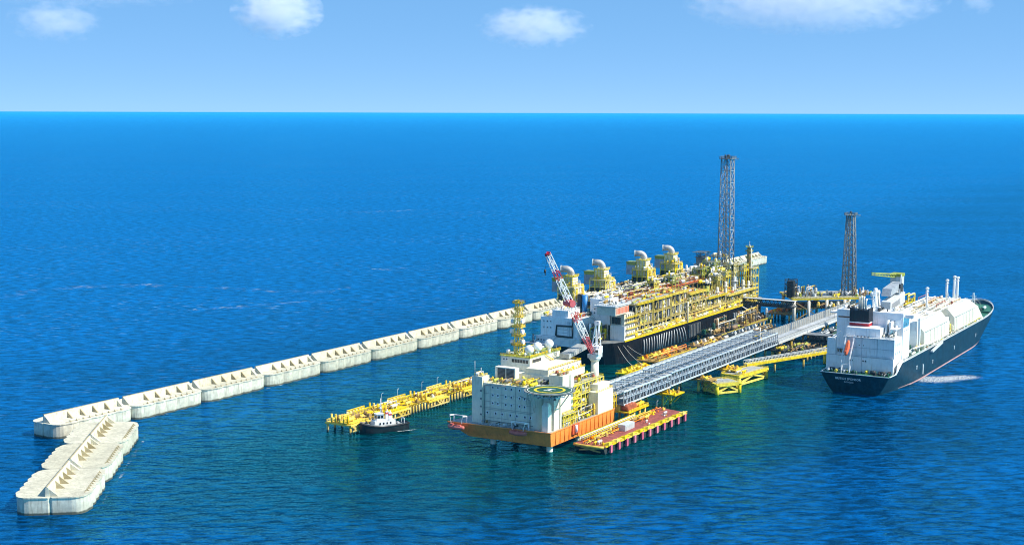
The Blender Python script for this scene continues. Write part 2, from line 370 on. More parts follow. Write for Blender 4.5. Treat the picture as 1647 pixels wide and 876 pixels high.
slick('thin broken wash along the foot of the short breakwater spur', [(480, 531.6), (530, 569.8), (575, 604.3), (612, 632.6)], 1.5)
# ---------------------------------------------------------------- clouds: bodies of vapour bounded by a lumpy shell
def cloud_material(seed, dens, sx, sy, sz, thresh):
    m = bpy.data.materials.new('cloud_vapour'); m.use_nodes = True; nt = m.node_tree; nt.nodes.clear()
    out = nt.nodes.new('ShaderNodeOutputMaterial'); pv = nt.nodes.new('ShaderNodeVolumePrincipled')
    pv.inputs['Color'].default_value = (.99, .99, 1, 1); pv.inputs['Anisotropy'].default_value = 0
    tc = nt.nodes.new('ShaderNodeTexCoord'); mp = nt.nodes.new('ShaderNodeMapping'); mp.inputs['Location'].default_value = (seed * 3.1, seed * 1.7, seed)
    mp.inputs['Scale'].default_value = (sx / 150, sy / 150, sz / 90)
    nt.links.new(tc.outputs['Object'], mp.inputs['Vector'])
    n = nt.nodes.new('ShaderNodeTexNoise'); n.inputs['Scale'].default_value = 1; n.inputs['Detail'].default_value = 6; n.inputs['Roughness'].default_value = .62
    nt.links.new(mp.outputs[0], n.inputs['Vector'])
    ln = nt.nodes.new('ShaderNodeVectorMath'); ln.operation = 'LENGTH'; nt.links.new(tc.outputs['Object'], ln.inputs[0])
    d = _math(nt, 'SUBTRACT', _math(nt, 'MULTIPLY', n.outputs['Fac'], 1.9), _math(nt, 'ADD', ln.outputs['Value'], thresh))
    nt.links.new(_math(nt, 'MULTIPLY', _ramp(nt, d, 0.0, .7), dens), pv.inputs['Density'])
    nt.links.new(pv.outputs[0], out.inputs['Volume']); return m
def cloud(label, az, el, dist, wide, high, seed, dens=.006, thresh=.05, depth=1.0):
    # az / el: heading to the right of the view axis and elevation, degrees; wide / high in metres
    az = R(VIEW - az); el = R(el)
    mb = MB(); mb.sph((0, 0, 0), 1.0, 24, 14)
    dims = (wide / 2, wide / 2 * depth, high / 2)
    o = link(bpy.data.objects.new('cloud', mesh(mb, 'cloud', cloud_material(seed, dens, *dims, thresh))))
    o.location = (dist * math.cos(az), dist * math.sin(az), 200 + dist * math.tan(el))
    o.rotation_euler = (0, 0, az + math.pi / 2); o.scale = dims
    tag(o, label, 'cloud', 'clouds low over the horizon')
cloud('bright puffy white cloud with a notched top, second from the left', -9.42, 3.97, 14000, 930, 570, 3, .0048, -.06, .7)
cloud('small faint white cloud furthest to the left', -17.87, 3.46, 14000, 930, 435, 8, .0022, .0, .6)
cloud('oblong white cloud trailing off to the right near the middle of the sky', .88, 3.46, 14000, 1180, 460, 14, .0028, -.04, .6)
cloud('long broad grey white cloud cut by the top edge above the flare towers', 11.96, 4.53, 15000, 2800, 800, 21, .0017, -.1, .4)
cloud('tiny wisp of cloud furthest to the right', 18.08, 4.32, 15000, 400, 320, 33, .003, .06, .6)
cloud('thin veil of pale cloud along the top left corner', -17.36, 4.83, 16000, 3400, 500, 41, .0008, -.05, .3)
# ---------------------------------------------------------------- breakwater caissons
# local frame: x along the row, y from the harbour face (0) to the sea face (W), z up
def lobed(L, W, r=7.0, n=5, bulge=1.1):
    out = []
    def side(x0, x1, y, s):
        for k in range(n):
            a, b = x0 + (x1 - x0) * k / n, x0 + (x1 - x0) * (k + 1) / n
            for i in range(6): t = i / 6; out.append((a + (b - a) * t, y - s * bulge * math.sin(math.pi * t)))
    side(r, L - r, 0, 1); out.extend(arc(L - r, r, r, -90, 0, 5))
    out.extend([(L, W * .47), (L - .9, W * .5), (L, W * .53)]); out.extend(arc(L - r, W - r, r, 0, 90, 5)[:-1])
    side(L - r, r, W, -1); out.extend(arc(r, W - r, r, 90, 180, 5))
    out.extend([(0, W * .53), (.9, W * .5), (0, W * .47)]); out.extend(arc(r, r, r, 180, 270, 5)[:-1])
    return out
CM = {}
def caisson_meshes(L, W, yw):
    key = (L, W)
    if key in CM: return CM[key]
    poly = lobed(L, W); d = {}
    mb = MB(); mb.prism(poly, -3, 8.5); d['body'] = mesh(mb, 'caisson_body', 'concrete')
    cx, cy = L / 2, W / 2
    top = [((x - cx) * (1 + .35 / cx) + cx, (y - cy) * (1 + .35 / cy) + cy) for x, y in poly]
    mb = MB(); mb.prism(top, 8.5, 9.1); d['deck'] = mesh(mb, 'deck_slab', 'concrete')
    mb = MB(); prof = [(yw - .7, 9.1), (yw + 1.5, 9.1), (yw + 1.3, 13.6), (yw + 1.0, 13.9), (yw + .2, 13.9), (yw - .1, 13.6)]
    mb.extx(prof, 1.2, L - 1.6); d['wall'] = mesh(mb, 'crest_wall', 'concrete')
    mb = MB(); mb.box(1.2, L - 1.6, yw + .5, yw + 1.1, 13.9, 14.2); d['crest_shade'] = mesh(mb, 'crest_shade_strip', 'concrete_dark')  # brownish shadow line along the wall top, built as a dark strip
    # sloping triangular rib against the wall
    def rib(t): mb = MB(); mb.add([(-t / 2, .0, 0), (t / 2, 0, 0), (t / 2, -4.3, 0), (-t / 2, -4.3, 0), (-t / 2, .9, 3.9), (t / 2, .9, 3.9), (t / 2, .4, 3.9), (-t / 2, .4, 3.9)],
                           [(0, 1, 2, 3), (7, 6, 5, 4), (3, 2, 6, 7), (1, 0, 4, 5), (2, 1, 5, 6), (0, 3, 7, 4)]); return mb
    d['rib'] = mesh(rib(.8), 'buttress', 'concrete_dark'); d['endrib'] = mesh(rib(1.9), 'end_buttress', 'concrete')
    mb = MB(); n = 9
    for i in range(n):
        x = 11 + (L - 22) * i / (n - 1); mb.add([(x - .25, 1.6, 9.1), (x + .25, 1.6, 9.1), (x + .25, .3, 9.1), (x - .25, .3, 9.1), (x - .25, 1.6, 10.4), (x + .25, 1.6, 10.4)],
               [(3, 2, 1, 0), (0, 1, 5, 4), (3, 0, 4), (2, 5, 1), (2, 3, 4, 5)])
    d['fins'] = mesh(mb, 'edge_stop', 'concrete_dark')
    mb = MB(); mb.box(8, L - 8, 2.0, 2.35, 9.1, 9.3); d['kerb'] = mesh(mb, 'edge_kerb', 'concrete_dark')
    CM[key] = d; return d
def caisson(label, loc, L, W, yw, rz=0.0, group='caissons of the breakwater'):
    d = caisson_meshes(L, W, yw)
    t = thing('breakwater_caisson', label, 'caisson', loc, group, rz, local=True)
    for k, nm in (('body', 'caisson_body'), ('deck', 'deck_slab'), ('wall', 'crest_wall'), ('crest_shade', 'crest_shade_strip'), ('kerb', 'edge_kerb')): inst(d[k], nm, t, (0, 0, 0))
    tag(inst(d['fins'], 'edge_stop', t, (0, 0, 0)), kind='stuff')
    for f in (.30, .46, .62, .78): inst(d['rib'], 'buttress', t, (L * f, yw - .75, 9.1))
    inst(d['endrib'], 'end_buttress', t, (2.3, yw - .75, 9.1)); inst(d['endrib'], 'end_buttress', t, (L - 2.8, yw - .75, 9.1))
    return t
x = 578.0
for k in range(18):
    p = 65.0 if k < 10 else 70.5
    if k == 0: lab = 'weathered concrete caisson at the near end of the long breakwater, end wall in shade'
    elif k == 17: lab = 'pale concrete caisson at the far tip of the long breakwater'
    else: lab = 'pale concrete caisson with ribs, %s from the near end of the long breakwater' % ORD[k]
    caisson(lab, (x, 672, 0), p - 1.1, 26, 13.0); x += p
ux, uy = math.cos(R(37.3)), math.sin(R(37.3))
for k in range(3):
    lab = ['broad concrete caisson at the free near end of the short spur',
           'broad concrete caisson in the middle of the short breakwater spur',
           'broad concrete caisson joining the short spur to the long breakwater row'][k]
    d = 58.3 * k
    caisson(lab, (475.5 + ux * d, 534.0 + uy * d, 0), 57.1 if k < 2 else 55.5, 35, 18.5, R(37.3), 'caissons of the short breakwater spur')
# ---------------------------------------------------------------- helpers for plant and steelwork
def steel_frame(par, x0, x1, y0, y1, zs, nx, ny, m='lemon', w=.5, plate='grating', rails=True, name='steel_frame', cols=True):
    mb = MB(); X = [x0 + (x1 - x0) * i / nx for i in range(nx + 1)]; Y = [y0 + (y1 - y0) * i / ny for i in range(ny + 1)]
    if cols:
        for xx in X:
            for yy in Y: mb.beam((xx, yy, zs[0]), (xx, yy, zs[-1]), w)
    for z in zs[1:]:
        for yy in (y0, y1): mb.beam((x0, yy, z - w / 2), (x1, yy, z - w / 2), w * .9)
        for xx in X: mb.beam((xx, y0, z - w / 2), (xx, y1, z - w / 2), w * .8)
    for a, b in zip(zs, zs[1:]):
        for i in range(0, nx, 2):
            mb.beam((X[i], y0, a), (X[i + 1], y0, b - w), w * .55)
    build(mb, name, m, par)
    for z in zs[1:]:
        mb = MB(); mb.box(x0 + .1, x1 - .1, y0 + .1, y1 - .1, z + .01, z + .16); build(mb, 'deck_plate', plate, par)
        if rails:
            mb = MB(); mb.rail([(x0, y0, z + .16), (x1, y0, z + .16), (x1, y1, z + .16), (x0, y1, z + .16), (x0, y0, z + .16)], 1.2, 3.5, .15); build(mb, 'railing', m, par, 'stuff')
def clutter(par, x0, x1, y0, y1, z0, h, n, seed, cols=('galv', 'lemon', 'cream', 'ochre', 'greymid', 'yellow', 'silver'), big=1.0):
    r = random.Random(seed)
    for i in range(n):
        k = r.random(); m = r.choice(cols); s = big * r.uniform(.75, 1.35)
        cx, cy = r.uniform(x0 + 1.5, x1 - 1.5), r.uniform(y0 + 1.0, y1 - 1.0); mb = MB()
        if k < .22:
            L = min(2.6 * s, (x1 - x0) / 2 - .3); rr = .95 * s; mb.vessel((cx - L, cy, z0 + rr + .8), (cx + L, cy, z0 + rr + .8), rr)
            for q in (-.6, .6): mb.box(cx + q * L - .2, cx + q * L + .2, cy - rr * .8, cy + rr * .8, z0, z0 + rr * .6 + .8)
            nm = 'pressure_vessel'
        elif k < .42:
            H = h * r.uniform(.5, .95); rr = .75 * s; mb.vessel((cx, cy, z0 + rr), (cx, cy, z0 + H), rr); mb.tube([(cx + rr, cy, z0 + H * .8), (cx + rr + .8, cy, z0 + H * .8), (cx + rr + .9, cy, z0 + .3)], .16, 6)
            mb.cyl((cx, cy, z0 + H * .6), (cx, cy, z0 + H * .6 + .15), rr * 1.7, 12); nm = 'upright_vessel'
        elif k < .66:
            zz = z0 + r.uniform(.25, .85) * h; L = r.uniform(3, (x1 - x0) * .45); rr = r.uniform(.2, .42) * big
            a, b = max(x0, cx - L), min(x1, cx + L)
            mb.tube([(a, cy, z0 + .2), (a, cy, zz - .6), (a + .25, cy, zz - .15), (a + .7, cy, zz), (b - .7, cy, zz), (b - .25, cy, zz + .1), (b, cy, zz - .5), (b, cy, z0 + .2)], rr, 7); nm = 'pipe_run'
        elif k < .86:
            a, b, c = 1.6 * s, 1.1 * s, min(h * .8, 1.9 * s); mb.box(cx - a, cx + a, cy - b, cy + b, z0, z0 + .4); mb.box(cx - a * .8, cx + a * .35, cy - b * .75, cy + b * .75, z0 + .4, z0 + c)
            mb.cyl((cx + a * .4, cy, z0 + c * .5), (cx + a * .95, cy, z0 + c * .5), b * .45, 8); mb.box(cx - a * .5, cx - a * .1, cy - b * .3, cy + b * .3, z0 + c, z0 + c + .5); nm = 'equipment_skid'
        else:
            mb.cyl((cx, cy, z0), (cx, cy, z0 + 1.6 * s), .35 * s, 7); mb.cyl((cx, cy, z0 + 1.1 * s), (cx, cy, z0 + 1.3 * s), .8 * s, 10); mb.beam((cx - .8 * s, cy, z0 + 1.7 * s), (cx + .8 * s, cy, z0 + 1.7 * s), .2); nm = 'valve_station'
        build(mb, nm, m, par)
def windows(par, spots, w, h, frame='white', face='-x', name='window'):
    g = {}
    def get():
        mb = MB(); mb.box(-.14, .02, -w / 2 - .18, w / 2 + .18, -h / 2 - .18, h / 2 + .18) if False else None
        fr = MB()
        for a, b, c, d in ((-w / 2 - .38, w / 2 + .38, h / 2, h / 2 + .38), (-w / 2 - .38, w / 2 + .38, -h / 2 - .38, -h / 2), (-w / 2 - .38, -w / 2, -h / 2, h / 2), (w / 2, w / 2 + .38, -h / 2, h / 2)): fr.box(-.2, .05, a, b, c, d)
        gl = MB(); gl.box(-.04, .05, -w / 2, w / 2, -h / 2, h / 2)
        return mesh(fr, 'window_frame', frame), mesh(gl, name, 'glass')
    fm, gm = get(); rz = {'-x': 0, '-y': math.pi / 2, '+x': math.pi, '+y': -math.pi / 2}[face]
    for p in spots:
        o = inst(gm, name, par, p, rz); c = bpy.data.objects.new('window_frame', fm); link(c, o)
def lamp(x, y, z, h, label, m='galv', group='lamp posts'):
    mb = MB(); mb.cyl((x, y, z), (x, y, z + h), .14, 6, .09); mb.beam((x, y, z + h), (x + 1.2, y, z + h + .2), .1); mb.box(x + .7, x + 1.6, y - .2, y + .2, z + h + .1, z + h + .35)
    solo(mb, 'lamp_post', m, label, 'lamp post', group)

# ---------------------------------------------------------------- accommodation platform on legs
def make_platform():
    P = thing('accommodation_platform', 'orange hulled accommodation platform on legs with cream block and round green helideck', 'platform', (706, 397, 0))
    # hull: orange barge, its seaward end raked
    mb = MB(); mb.hexa([(706, 397, 4.2), (787, 397, 4.2), (787, 452, 4.2), (705, 454, 4.2), (704.6, 396.6, 12.4), (788, 396.6, 12.4), (788, 458, 12.4), (700.5, 467, 12.4)]); build(mb, 'hull', 'orange', P)
    mb = MB(); mb.prism([(705, 397), (787.6, 397), (787.6, 457.4), (701.2, 466)], 12.42, 12.6); build(mb, 'main_deck', 'grating', P)
    mb = MB(); mb.beam((704.5, 396.5, 12.7), (788, 396.5, 12.7), .5); mb.beam((704.5, 396.5, 12.7), (700.5, 467, 12.7), .5); build(mb, 'deck_edge', 'orange', P)
    mb = MB()
    for i in range(14): mb.box(711 + i * 5.5, 711.25 + i * 5.5, 396.45, 396.8, 4.6, 12.2)
    build(mb, 'hull_frame', 'orange', P, 'stuff')
    mb = MB(); mb.box(731, 739, 395.6, 396.6, 7.0, 12.9); mb.box(731.6, 738.4, 395.2, 396, 12.9, 13.3); build(mb, 'hull_recess', 'rescue_orange', P)
    mb = MB(); mb.cyl((733.5, 394.9, 8.2), (733.5, 394.9, 12.6), .9, 8); build(mb, 'life_raft_canister', 'white', P)
    for x_, y_ in ((711.5, 401), (711, 440), (782, 401), (782, 446), (747, 401), (747, 446)):
        mb = MB(); mb.cyl((x_, y_, -4), (x_, y_, 4.3), 1.9, 14); mb.cyl((x_, y_, 3.4), (x_, y_, 4.18), 2.5, 14); build(mb, 'leg', 'cream', P)
    # main accommodation block with a rounded corner towards the helideck
    poly = [(709, 451), (709, 411.5)] + [(709 + 5 - 5 * math.cos(R(a)), 411.5 - 5 * math.sin(R(a))) for a in (15, 30, 45, 60, 75, 90)] + [(741, 406.5), (741, 451)]
    mb = MB(); mb.prism(list(reversed(poly))[::-1], 12.6, 37.4); build(mb, 'accommodation_block', 'cream', P)
    mb = MB(); mb.box(707.8, 716, 446.2, 453.6, 12.6, 41); build(mb, 'stair_tower', 'cream', P)
    mb = MB()
    for z in (17.5, 22.4, 27.2, 32.0): mb.box(707.55, 707.85, 446.4, 447.6, z, z + 1.0); mb.box(708.85, 709.05, 411.6, 446, z - .9, z - .8)
    for yy in (414.5, 423.2, 432.8, 441.2): mb.box(708.85, 709.05, yy, yy + .1, 13, 37)
    build(mb, 'wall_seam', 'greymid', P, 'stuff')
    sp = []
    for z in (35.2, 30.4, 25.5):
        for yy in (439.2, 435.6, 430.0, 426.2, 420.4, 416.9): sp.append((708.97, yy, z))
    windows(P, sp, .95, 1.15)
    windows(P, [(708.97, yy, 19.4) for yy in (443.2, 437.2, 432.6, 426.8, 422.2, 416.6, 412.8)], 1.05, 1.25)
    windows(P, [(xx, 406.47, z) for xx in (727, 732, 737) for z in (18, 23, 28)], .9, 1.1, face='-y')
    mb = MB(); mb.rail([(709.2, 412, 37.4), (709.2, 446, 37.4)], 1.2, 3, .16); mb.rail([(709, 452.5, 41), (709, 447, 41), (715, 447, 41)], 1.4, 2, .2); build(mb, 'roof_railing', 'lemon', P, 'stuff')
    clutter(P, 709.5, 719, 411, 446, 37.4, 3.4, 34, 11, ('lemon', 'lemon', 'grating', 'greymid', 'limegreen', 'ochre'), .8)
    clutter(P, 708.5, 715.5, 447, 453, 41, 2.5, 10, 12, ('lemon', 'yellow', 'white'), .6)
    mb = MB(); mb.cyl((709.5, 452.5, 41), (709.5, 452.5, 50), .12, 5); mb.cyl((711, 449, 41), (711, 449, 46), .2, 6); build(mb, 'whip_aerial', 'white', P)
    # foot of the block: deck machinery in the shade
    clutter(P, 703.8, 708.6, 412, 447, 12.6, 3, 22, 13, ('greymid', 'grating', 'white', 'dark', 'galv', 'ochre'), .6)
    mb = MB(); mb.rail([(703.6, 446, 12.7), (704.6, 408, 12.7)], 1.3, 2.4, .16); build(mb, 'deck_railing', 'galv', P, 'stuff')
    # cream lift shaft and white wing on the lit side
    mb = MB(); mb.prism([(706.4, 399.4), (710.6, 399.4), (710.6, 403.6), (706.4, 403.6)], 12.6, 28.2); mb.hexa([(706.4, 399.4, 28.2), (710.6, 399.4, 28.2), (710.6, 403.6, 28.2), (706.4, 403.6, 28.2), (707.6, 400.6, 30), (709.4, 400.6, 30), (709.4, 402.4, 30), (707.6, 402.4, 30)]); build(mb, 'lift_shaft', 'cream', P)
    mb = MB(); mb.box(712.4, 722, 398.6, 406, 12.6, 32.4); build(mb, 'side_wing', 'cream', P)
    mb = MB(); mb.box(722, 739, 400.4, 406.2, 18.4, 33); build(mb, 'side_cabin', 'cream', P)
    steel_frame(P, 722, 740, 397.6, 400.2, [12.6, 16.2, 19.6], 6, 1, 'lemon', .35)
    clutter(P, 722, 741, 397.4, 404, 12.6, 5, 26, 14, ('lemon', 'galv', 'yellow', 'ochre', 'white'), .7)
    mb = MB()
    for k in range(4): mb.beam((738 + .4 * k, 400 - .2 * k, 19 + 4 * k), (744, 399, 23 + 4 * k), .9, .3); mb.box(737, 745, 398.2, 400.6, 22.9 + 4 * k, 23.1 + 4 * k)
    build(mb, 'outside_stair', 'lemon', P)
    # upper tiers
    mb = MB(); mb.box(720, 724.4, 430, 444.6, 37.4, 45.8); build(mb, 'air_intake_house', 'cream', P)
    for yy in (433.6, 439.9):
        mb = MB(); mb.box(719.6, 720.05, yy - 2.6, yy + 2.6, 38.2, 45.2); l = build(mb, 'louvre_panel', 'dark', P)
        mb = MB()
        for k in range(9): mb.beam((719.5, yy - 2.6, 38.6 + k * .76), (719.5, yy + 2.6, 38.6 + k * .76), .14, .3)
        build(mb, 'louvre_blade', 'greymid', l, 'stuff')
    mb = MB(); mb.box(727, 770, 409, 447, 37.4, 41.6); build(mb, 'upper_deckhouse', 'cream', P)
    mb = MB(); mb.box(734, 772, 428, 449, 41.6, 50.2); build(mb, 'bridge_house', 'cream', P)
    windows(P, [(733.97, 446.6 - 2.1 * k, 48.3) for k in range(2)], 1.0, 1.1)
    mb = MB(); mb.box(733.8, 734.05, 429, 441, 46.8, 48.8); build(mb, 'bridge_window', 'glass', P)
    mb = MB()
    for k in range(7): mb.box(733.7, 733.85, 429 + 2 * k - .12, 429 + 2 * k + .12, 46.7, 48.9)
    build(mb, 'window_mullion', 'cream', P)
    mb = MB(); mb.box(737, 748, 427.85, 428.05, 46.8, 48.8); build(mb, 'bridge_window', 'glass', P)
    mb = MB(); mb.box(733.2, 772.6, 427.4, 449.6, 50.2, 50.55); build(mb, 'bridge_roof', 'limegreen', P)
    mb = MB(); mb.rail([(733.4, 449, 50.5), (733.4, 427.8, 50.5), (772.4, 427.8, 50.5)], 1.3, 2.2, .2); build(mb, 'roof_railing', 'yellow', P, 'stuff')
    mb = MB(); mb.box(728, 770, 411.5, 427.6, 41.6, 45.2); build(mb, 'middle_deckhouse', 'cream', P)
    windows(P, [(xx, 411.47, 43.6) for xx in (734, 740, 747, 753, 759, 765)], .9, 1.0, face='-y')
    mb = MB(); mb.rail([(728, 411.6, 45.2), (770, 411.6, 45.2), (770, 427, 45.2)], 1.3, 2.2, .2); build(mb, 'roof_railing', 'yellow', P, 'stuff')
    mb = MB(); mb.beam((738, 410.6, 41.6), (752, 410.6, 37.6), .9, .3); mb.beam((752, 427.2, 50), (762, 427.2, 45.3), .9, .3); mb.rail([(728, 408.8, 41.6), (770, 408.8, 41.6)], 1.3, 2.2, .2); build(mb, 'walkway_stair', 'yellow', P)
    mb = MB(); mb.box(724, 738.5, 399.4, 408.8, 33, 43.4); build(mb, 'technical_block', 'cream', P)
    clutter(P, 716, 727, 408, 430, 37.4, 3.5, 26, 15, ('lemon', 'limegreen', 'greymid', 'yellow', 'dark'), .8)
    clutter(P, 724, 738, 400, 408.5, 43.4, 2.0, 8, 16, ('lemon', 'ochre', 'grating', 'rustred'), .7)
    clutter(P, 735, 771, 429, 448, 50.55, 2.6, 30, 17, ('yellow', 'lemon', 'white', 'galv'), .6)
    clutter(P, 741, 766, 397.6, 404, 12.6, 8, 40, 27, ('yellow', 'lemon', 'galv', 'ochre', 'dark', 'offwhite'), .8)
    clutter(P, 729, 769, 409.4, 411.4, 41.7, 2.4, 14, 28, ('yellow', 'lemon', 'galv'), .5)
    mb = MB()
    for x_, z_, a_ in ((733, 33, 10), (719, 12.7, 19)): mb.tube([(x_, 398.2 if x_ < 722 else 399.1, z_), (x_, 398.2 if x_ < 722 else 399.1, z_ + a_)], .22, 6)
    mb.tube([(708.6, 445, 13), (708.6, 445, 36), (708.6, 430, 36.9)], .22, 6); mb.tube([(708.6, 413, 13), (708.6, 413, 30), (708.6, 420, 32)], .2, 6); mb.beam((708.7, 446, 22.5), (708.7, 411, 22.5), .12); mb.beam((708.7, 446, 14.6), (708.7, 411, 14.6), .3)
    build(mb, 'wall_pipe', 'greymid', P, 'stuff')
    # helideck
    mb = MB(); mb.prism(arc(707.2, 398.8, 13.9, 11.25, 348.75, 15), 37.3, 38.2); H = build(mb, 'helideck', 'helidark', P)
    def ring(r0, r1, z0, z1, n=40):
        b = MB(); o = arc(707.2, 398.8, r1, 0, 360 - 360 / n, n - 1); i_ = arc(707.2, 398.8, r0, 0, 360 - 360 / n, n - 1)
        b.add([(x, y, z0) for x, y in o + i_] + [(x, y, z1) for x, y in o + i_], [(k, (k + 1) % n, 2 * n + (k + 1) % n, 2 * n + k) for k in range(n)] + [(n + (k + 1) % n, n + k, 3 * n + k, 3 * n + (k + 1) % n) for k in range(n)]
              + [(2 * n + k, 2 * n + (k + 1) % n, 3 * n + (k + 1) % n, 3 * n + k) for k in range(n)]); return b
    build(ring(7.9, 9.4, 38.2, 38.23), 'aiming_circle', 'lemon', H)
    mb = MB(); mb.box(704.6, 705.5, 396, 401.6, 38.2, 38.23); mb.box(708.9, 709.8, 396, 401.6, 38.2, 38.23); mb.box(705.5, 708.9, 398.3, 399.3, 38.2, 38.232); build(mb, 'landing_letter_h', 'white', H)
    build(ring(12.9, 13.3, 38.2, 38.23), 'perimeter_line', 'white', H)
    mb = ring(14.0, 15.3, 37.9, 38.05); build(mb, 'safety_net', 'greymid', H)
    mb = MB()
    for a in range(0, 360, 30):
        c, s = math.cos(R(a)), math.sin(R(a)); mb.beam((707.2 + 14.5 * c, 398.8 + 14.5 * s, 37.1), (707.2 + 4 * c, 398.8 + 4 * s, 36.4), .5); mb.beam((707.2 + 13 * c, 398.8 + 13 * s, 37), (709 + 5 * c, 401 + 4 * s, 33.6), .4)
    for a in range(0, 360, 45): mb.beam((707.2 + 10 * math.cos(R(a)), 398.8 + 10 * math.sin(R(a)), 35), (707.2 + 10 * math.cos(R(a + 45)), 398.8 + 10 * math.sin(R(a + 45)), 35), .4)
    build(mb, 'helideck_truss', 'galv', P)
    mb = MB()
    for q in (((698, 407, 36.6), (708.8, 410, 23)), ((697, 404, 36.6), (708.8, 409, 26)), ((703, 389, 36.6), (713, 398.5, 24)), ((713, 388, 36.6), (718, 398.5, 25)), ((699, 409, 36.5), (709, 416, 27))): mb.beam(q[0], q[1], .45)
    build(mb, 'helideck_brace', 'offwhite', P)
    clutter(P, 699, 712, 392, 405, 33.2, 3, 8, 18, ('galv', 'dark', 'greymid'), .6)
    # communications tower with working platforms and dishes
    mb = MB(); mb.lattice((743, 441.5), 4.2, 3.0, 50.5, 83, 9, .42, .22); build(mb, 'aerial_tower', 'lemon', P)
    for z, s in ((56, 6.4), (62, 6.6), (67.5, 6.4), (74, 6.2), (78.5, 5.4), (82.6, 6.0)):
        mb = MB(); mb.cbox(743, 441.5, z, s, s, .35); build(mb, 'tower_platform', 'yellow', P)
        mb = MB(); h = s / 2; mb.rail([(743 - h, 441.5 - h, z), (743 + h, 441.5 - h, z), (743 + h, 441.5 + h, z), (743 - h, 441.5 + h, z), (743 - h, 441.5 - h, z)], 1.4, 1.6, .2); build(mb, 'platform_rail', 'yellow', P, 'stuff')
    for z, dy, dx in ((58, 3.6, -1.5), (58.5, -3.6, -1), (65, 3.6, -2), (65, -3.5, -1.5), (71, 3.2, -1.5), (71.5, -3.2, -1)):
        mb = MB(); mb.cyl((743 + dx, 441.5 + dy * .8, z), (743 + dx, 441.5 + dy * 1.25, z), 1.35, 14, 1.5); build(mb, 'dish_aerial', 'white', P)
    clutter(P, 740.5, 745.5, 439, 444, 82.8, 2.2, 4, 19, ('yellow', 'lemon'), .5)
    for (x_, y_, z_, r_) in ((741, 432.6, 54.2, 2.9), (748.5, 430.8, 55.2, 2.9), (757, 427.5, 56.2, 2.9), (739, 446.5, 52.4, 1.6)):
        mb = MB(); mb.cyl((x_, y_, 50.5), (x_, y_, z_ - r_ * .7), r_ * .35, 10); mb.sph((x_, y_, z_), r_, 18, 12); build(mb, 'radome', 'white', P)
    # tilted solar/boat cover beside the bridge
    mb = MB(); mb.hexa([(766, 418, 46), (790, 418, 49), (790, 425, 49), (766, 425, 46), (766, 418, 48.8), (790, 418, 51.8), (790, 425, 51.8), (766, 425, 48.8)]); build(mb, 'covered_walkway', 'grating', P)
    # utilities end: open plant frame, storage tank, white enclosure
    mb = MB(); mb.box(766.5, 787.2, 397.4, 404, 12.6, 26.4); build(mb, 'turbine_enclosure', 'cream', P)
    mb = MB(); mb.box(771, 787, 400, 406, 26.4, 30.4); build(mb, 'control_room', 'cream', P)
    steel_frame(P, 742, 787, 404.2, 424, [12.6, 19.5, 26.5, 33.2], 9, 3, 'lemon', .5)
    for lv, sd in ((12.6, 21), (19.7, 22), (26.7, 23)): clutter(P, 742, 787, 404, 412, lv, 6, 34, sd, ('dark', 'greymid', 'lemon', 'ochre', 'cream', 'galv', 'yellow'), .9)
    clutter(P, 764, 766.5, 398, 404, 12.6, 12, 6, 25, ('galv', 'dark', 'lemon'), .7)
    for x_ in (744, 749): pass
    mb = MB(); mb.cyl((749, 416, 33.3), (749, 416, 42.5), 4.0, 20); mb.cyl((749, 416, 42.5), (749, 416, 43.3), 4.0, 20, .6); build(mb, 'storage_tank', 'cream', P)
    mb = MB(); mb.cyl((761, 417, 33.3), (761, 417, 42), 2.6, 16); build(mb, 'storage_tank', 'limegreen', P)
    clutter(P, 753, 786, 406, 423, 33.3, 5, 46, 26, ('lemon', 'yellow', 'ochre', 'rustred', 'cream', 'greymid'), .8)
    mb = MB(); mb.rail([(764, 397.6, 26.4), (787, 397.6, 26.4), (787, 404, 26.4)], 1.3, 2.4, .18); build(mb, 'roof_railing', 'yellow', P, 'stuff')
    steel_frame(P, 788.2, 793, 398, 410, [12.6, 17, 21], 2, 2, 'yellow', .4)
    return P
PLAT = make_platform()

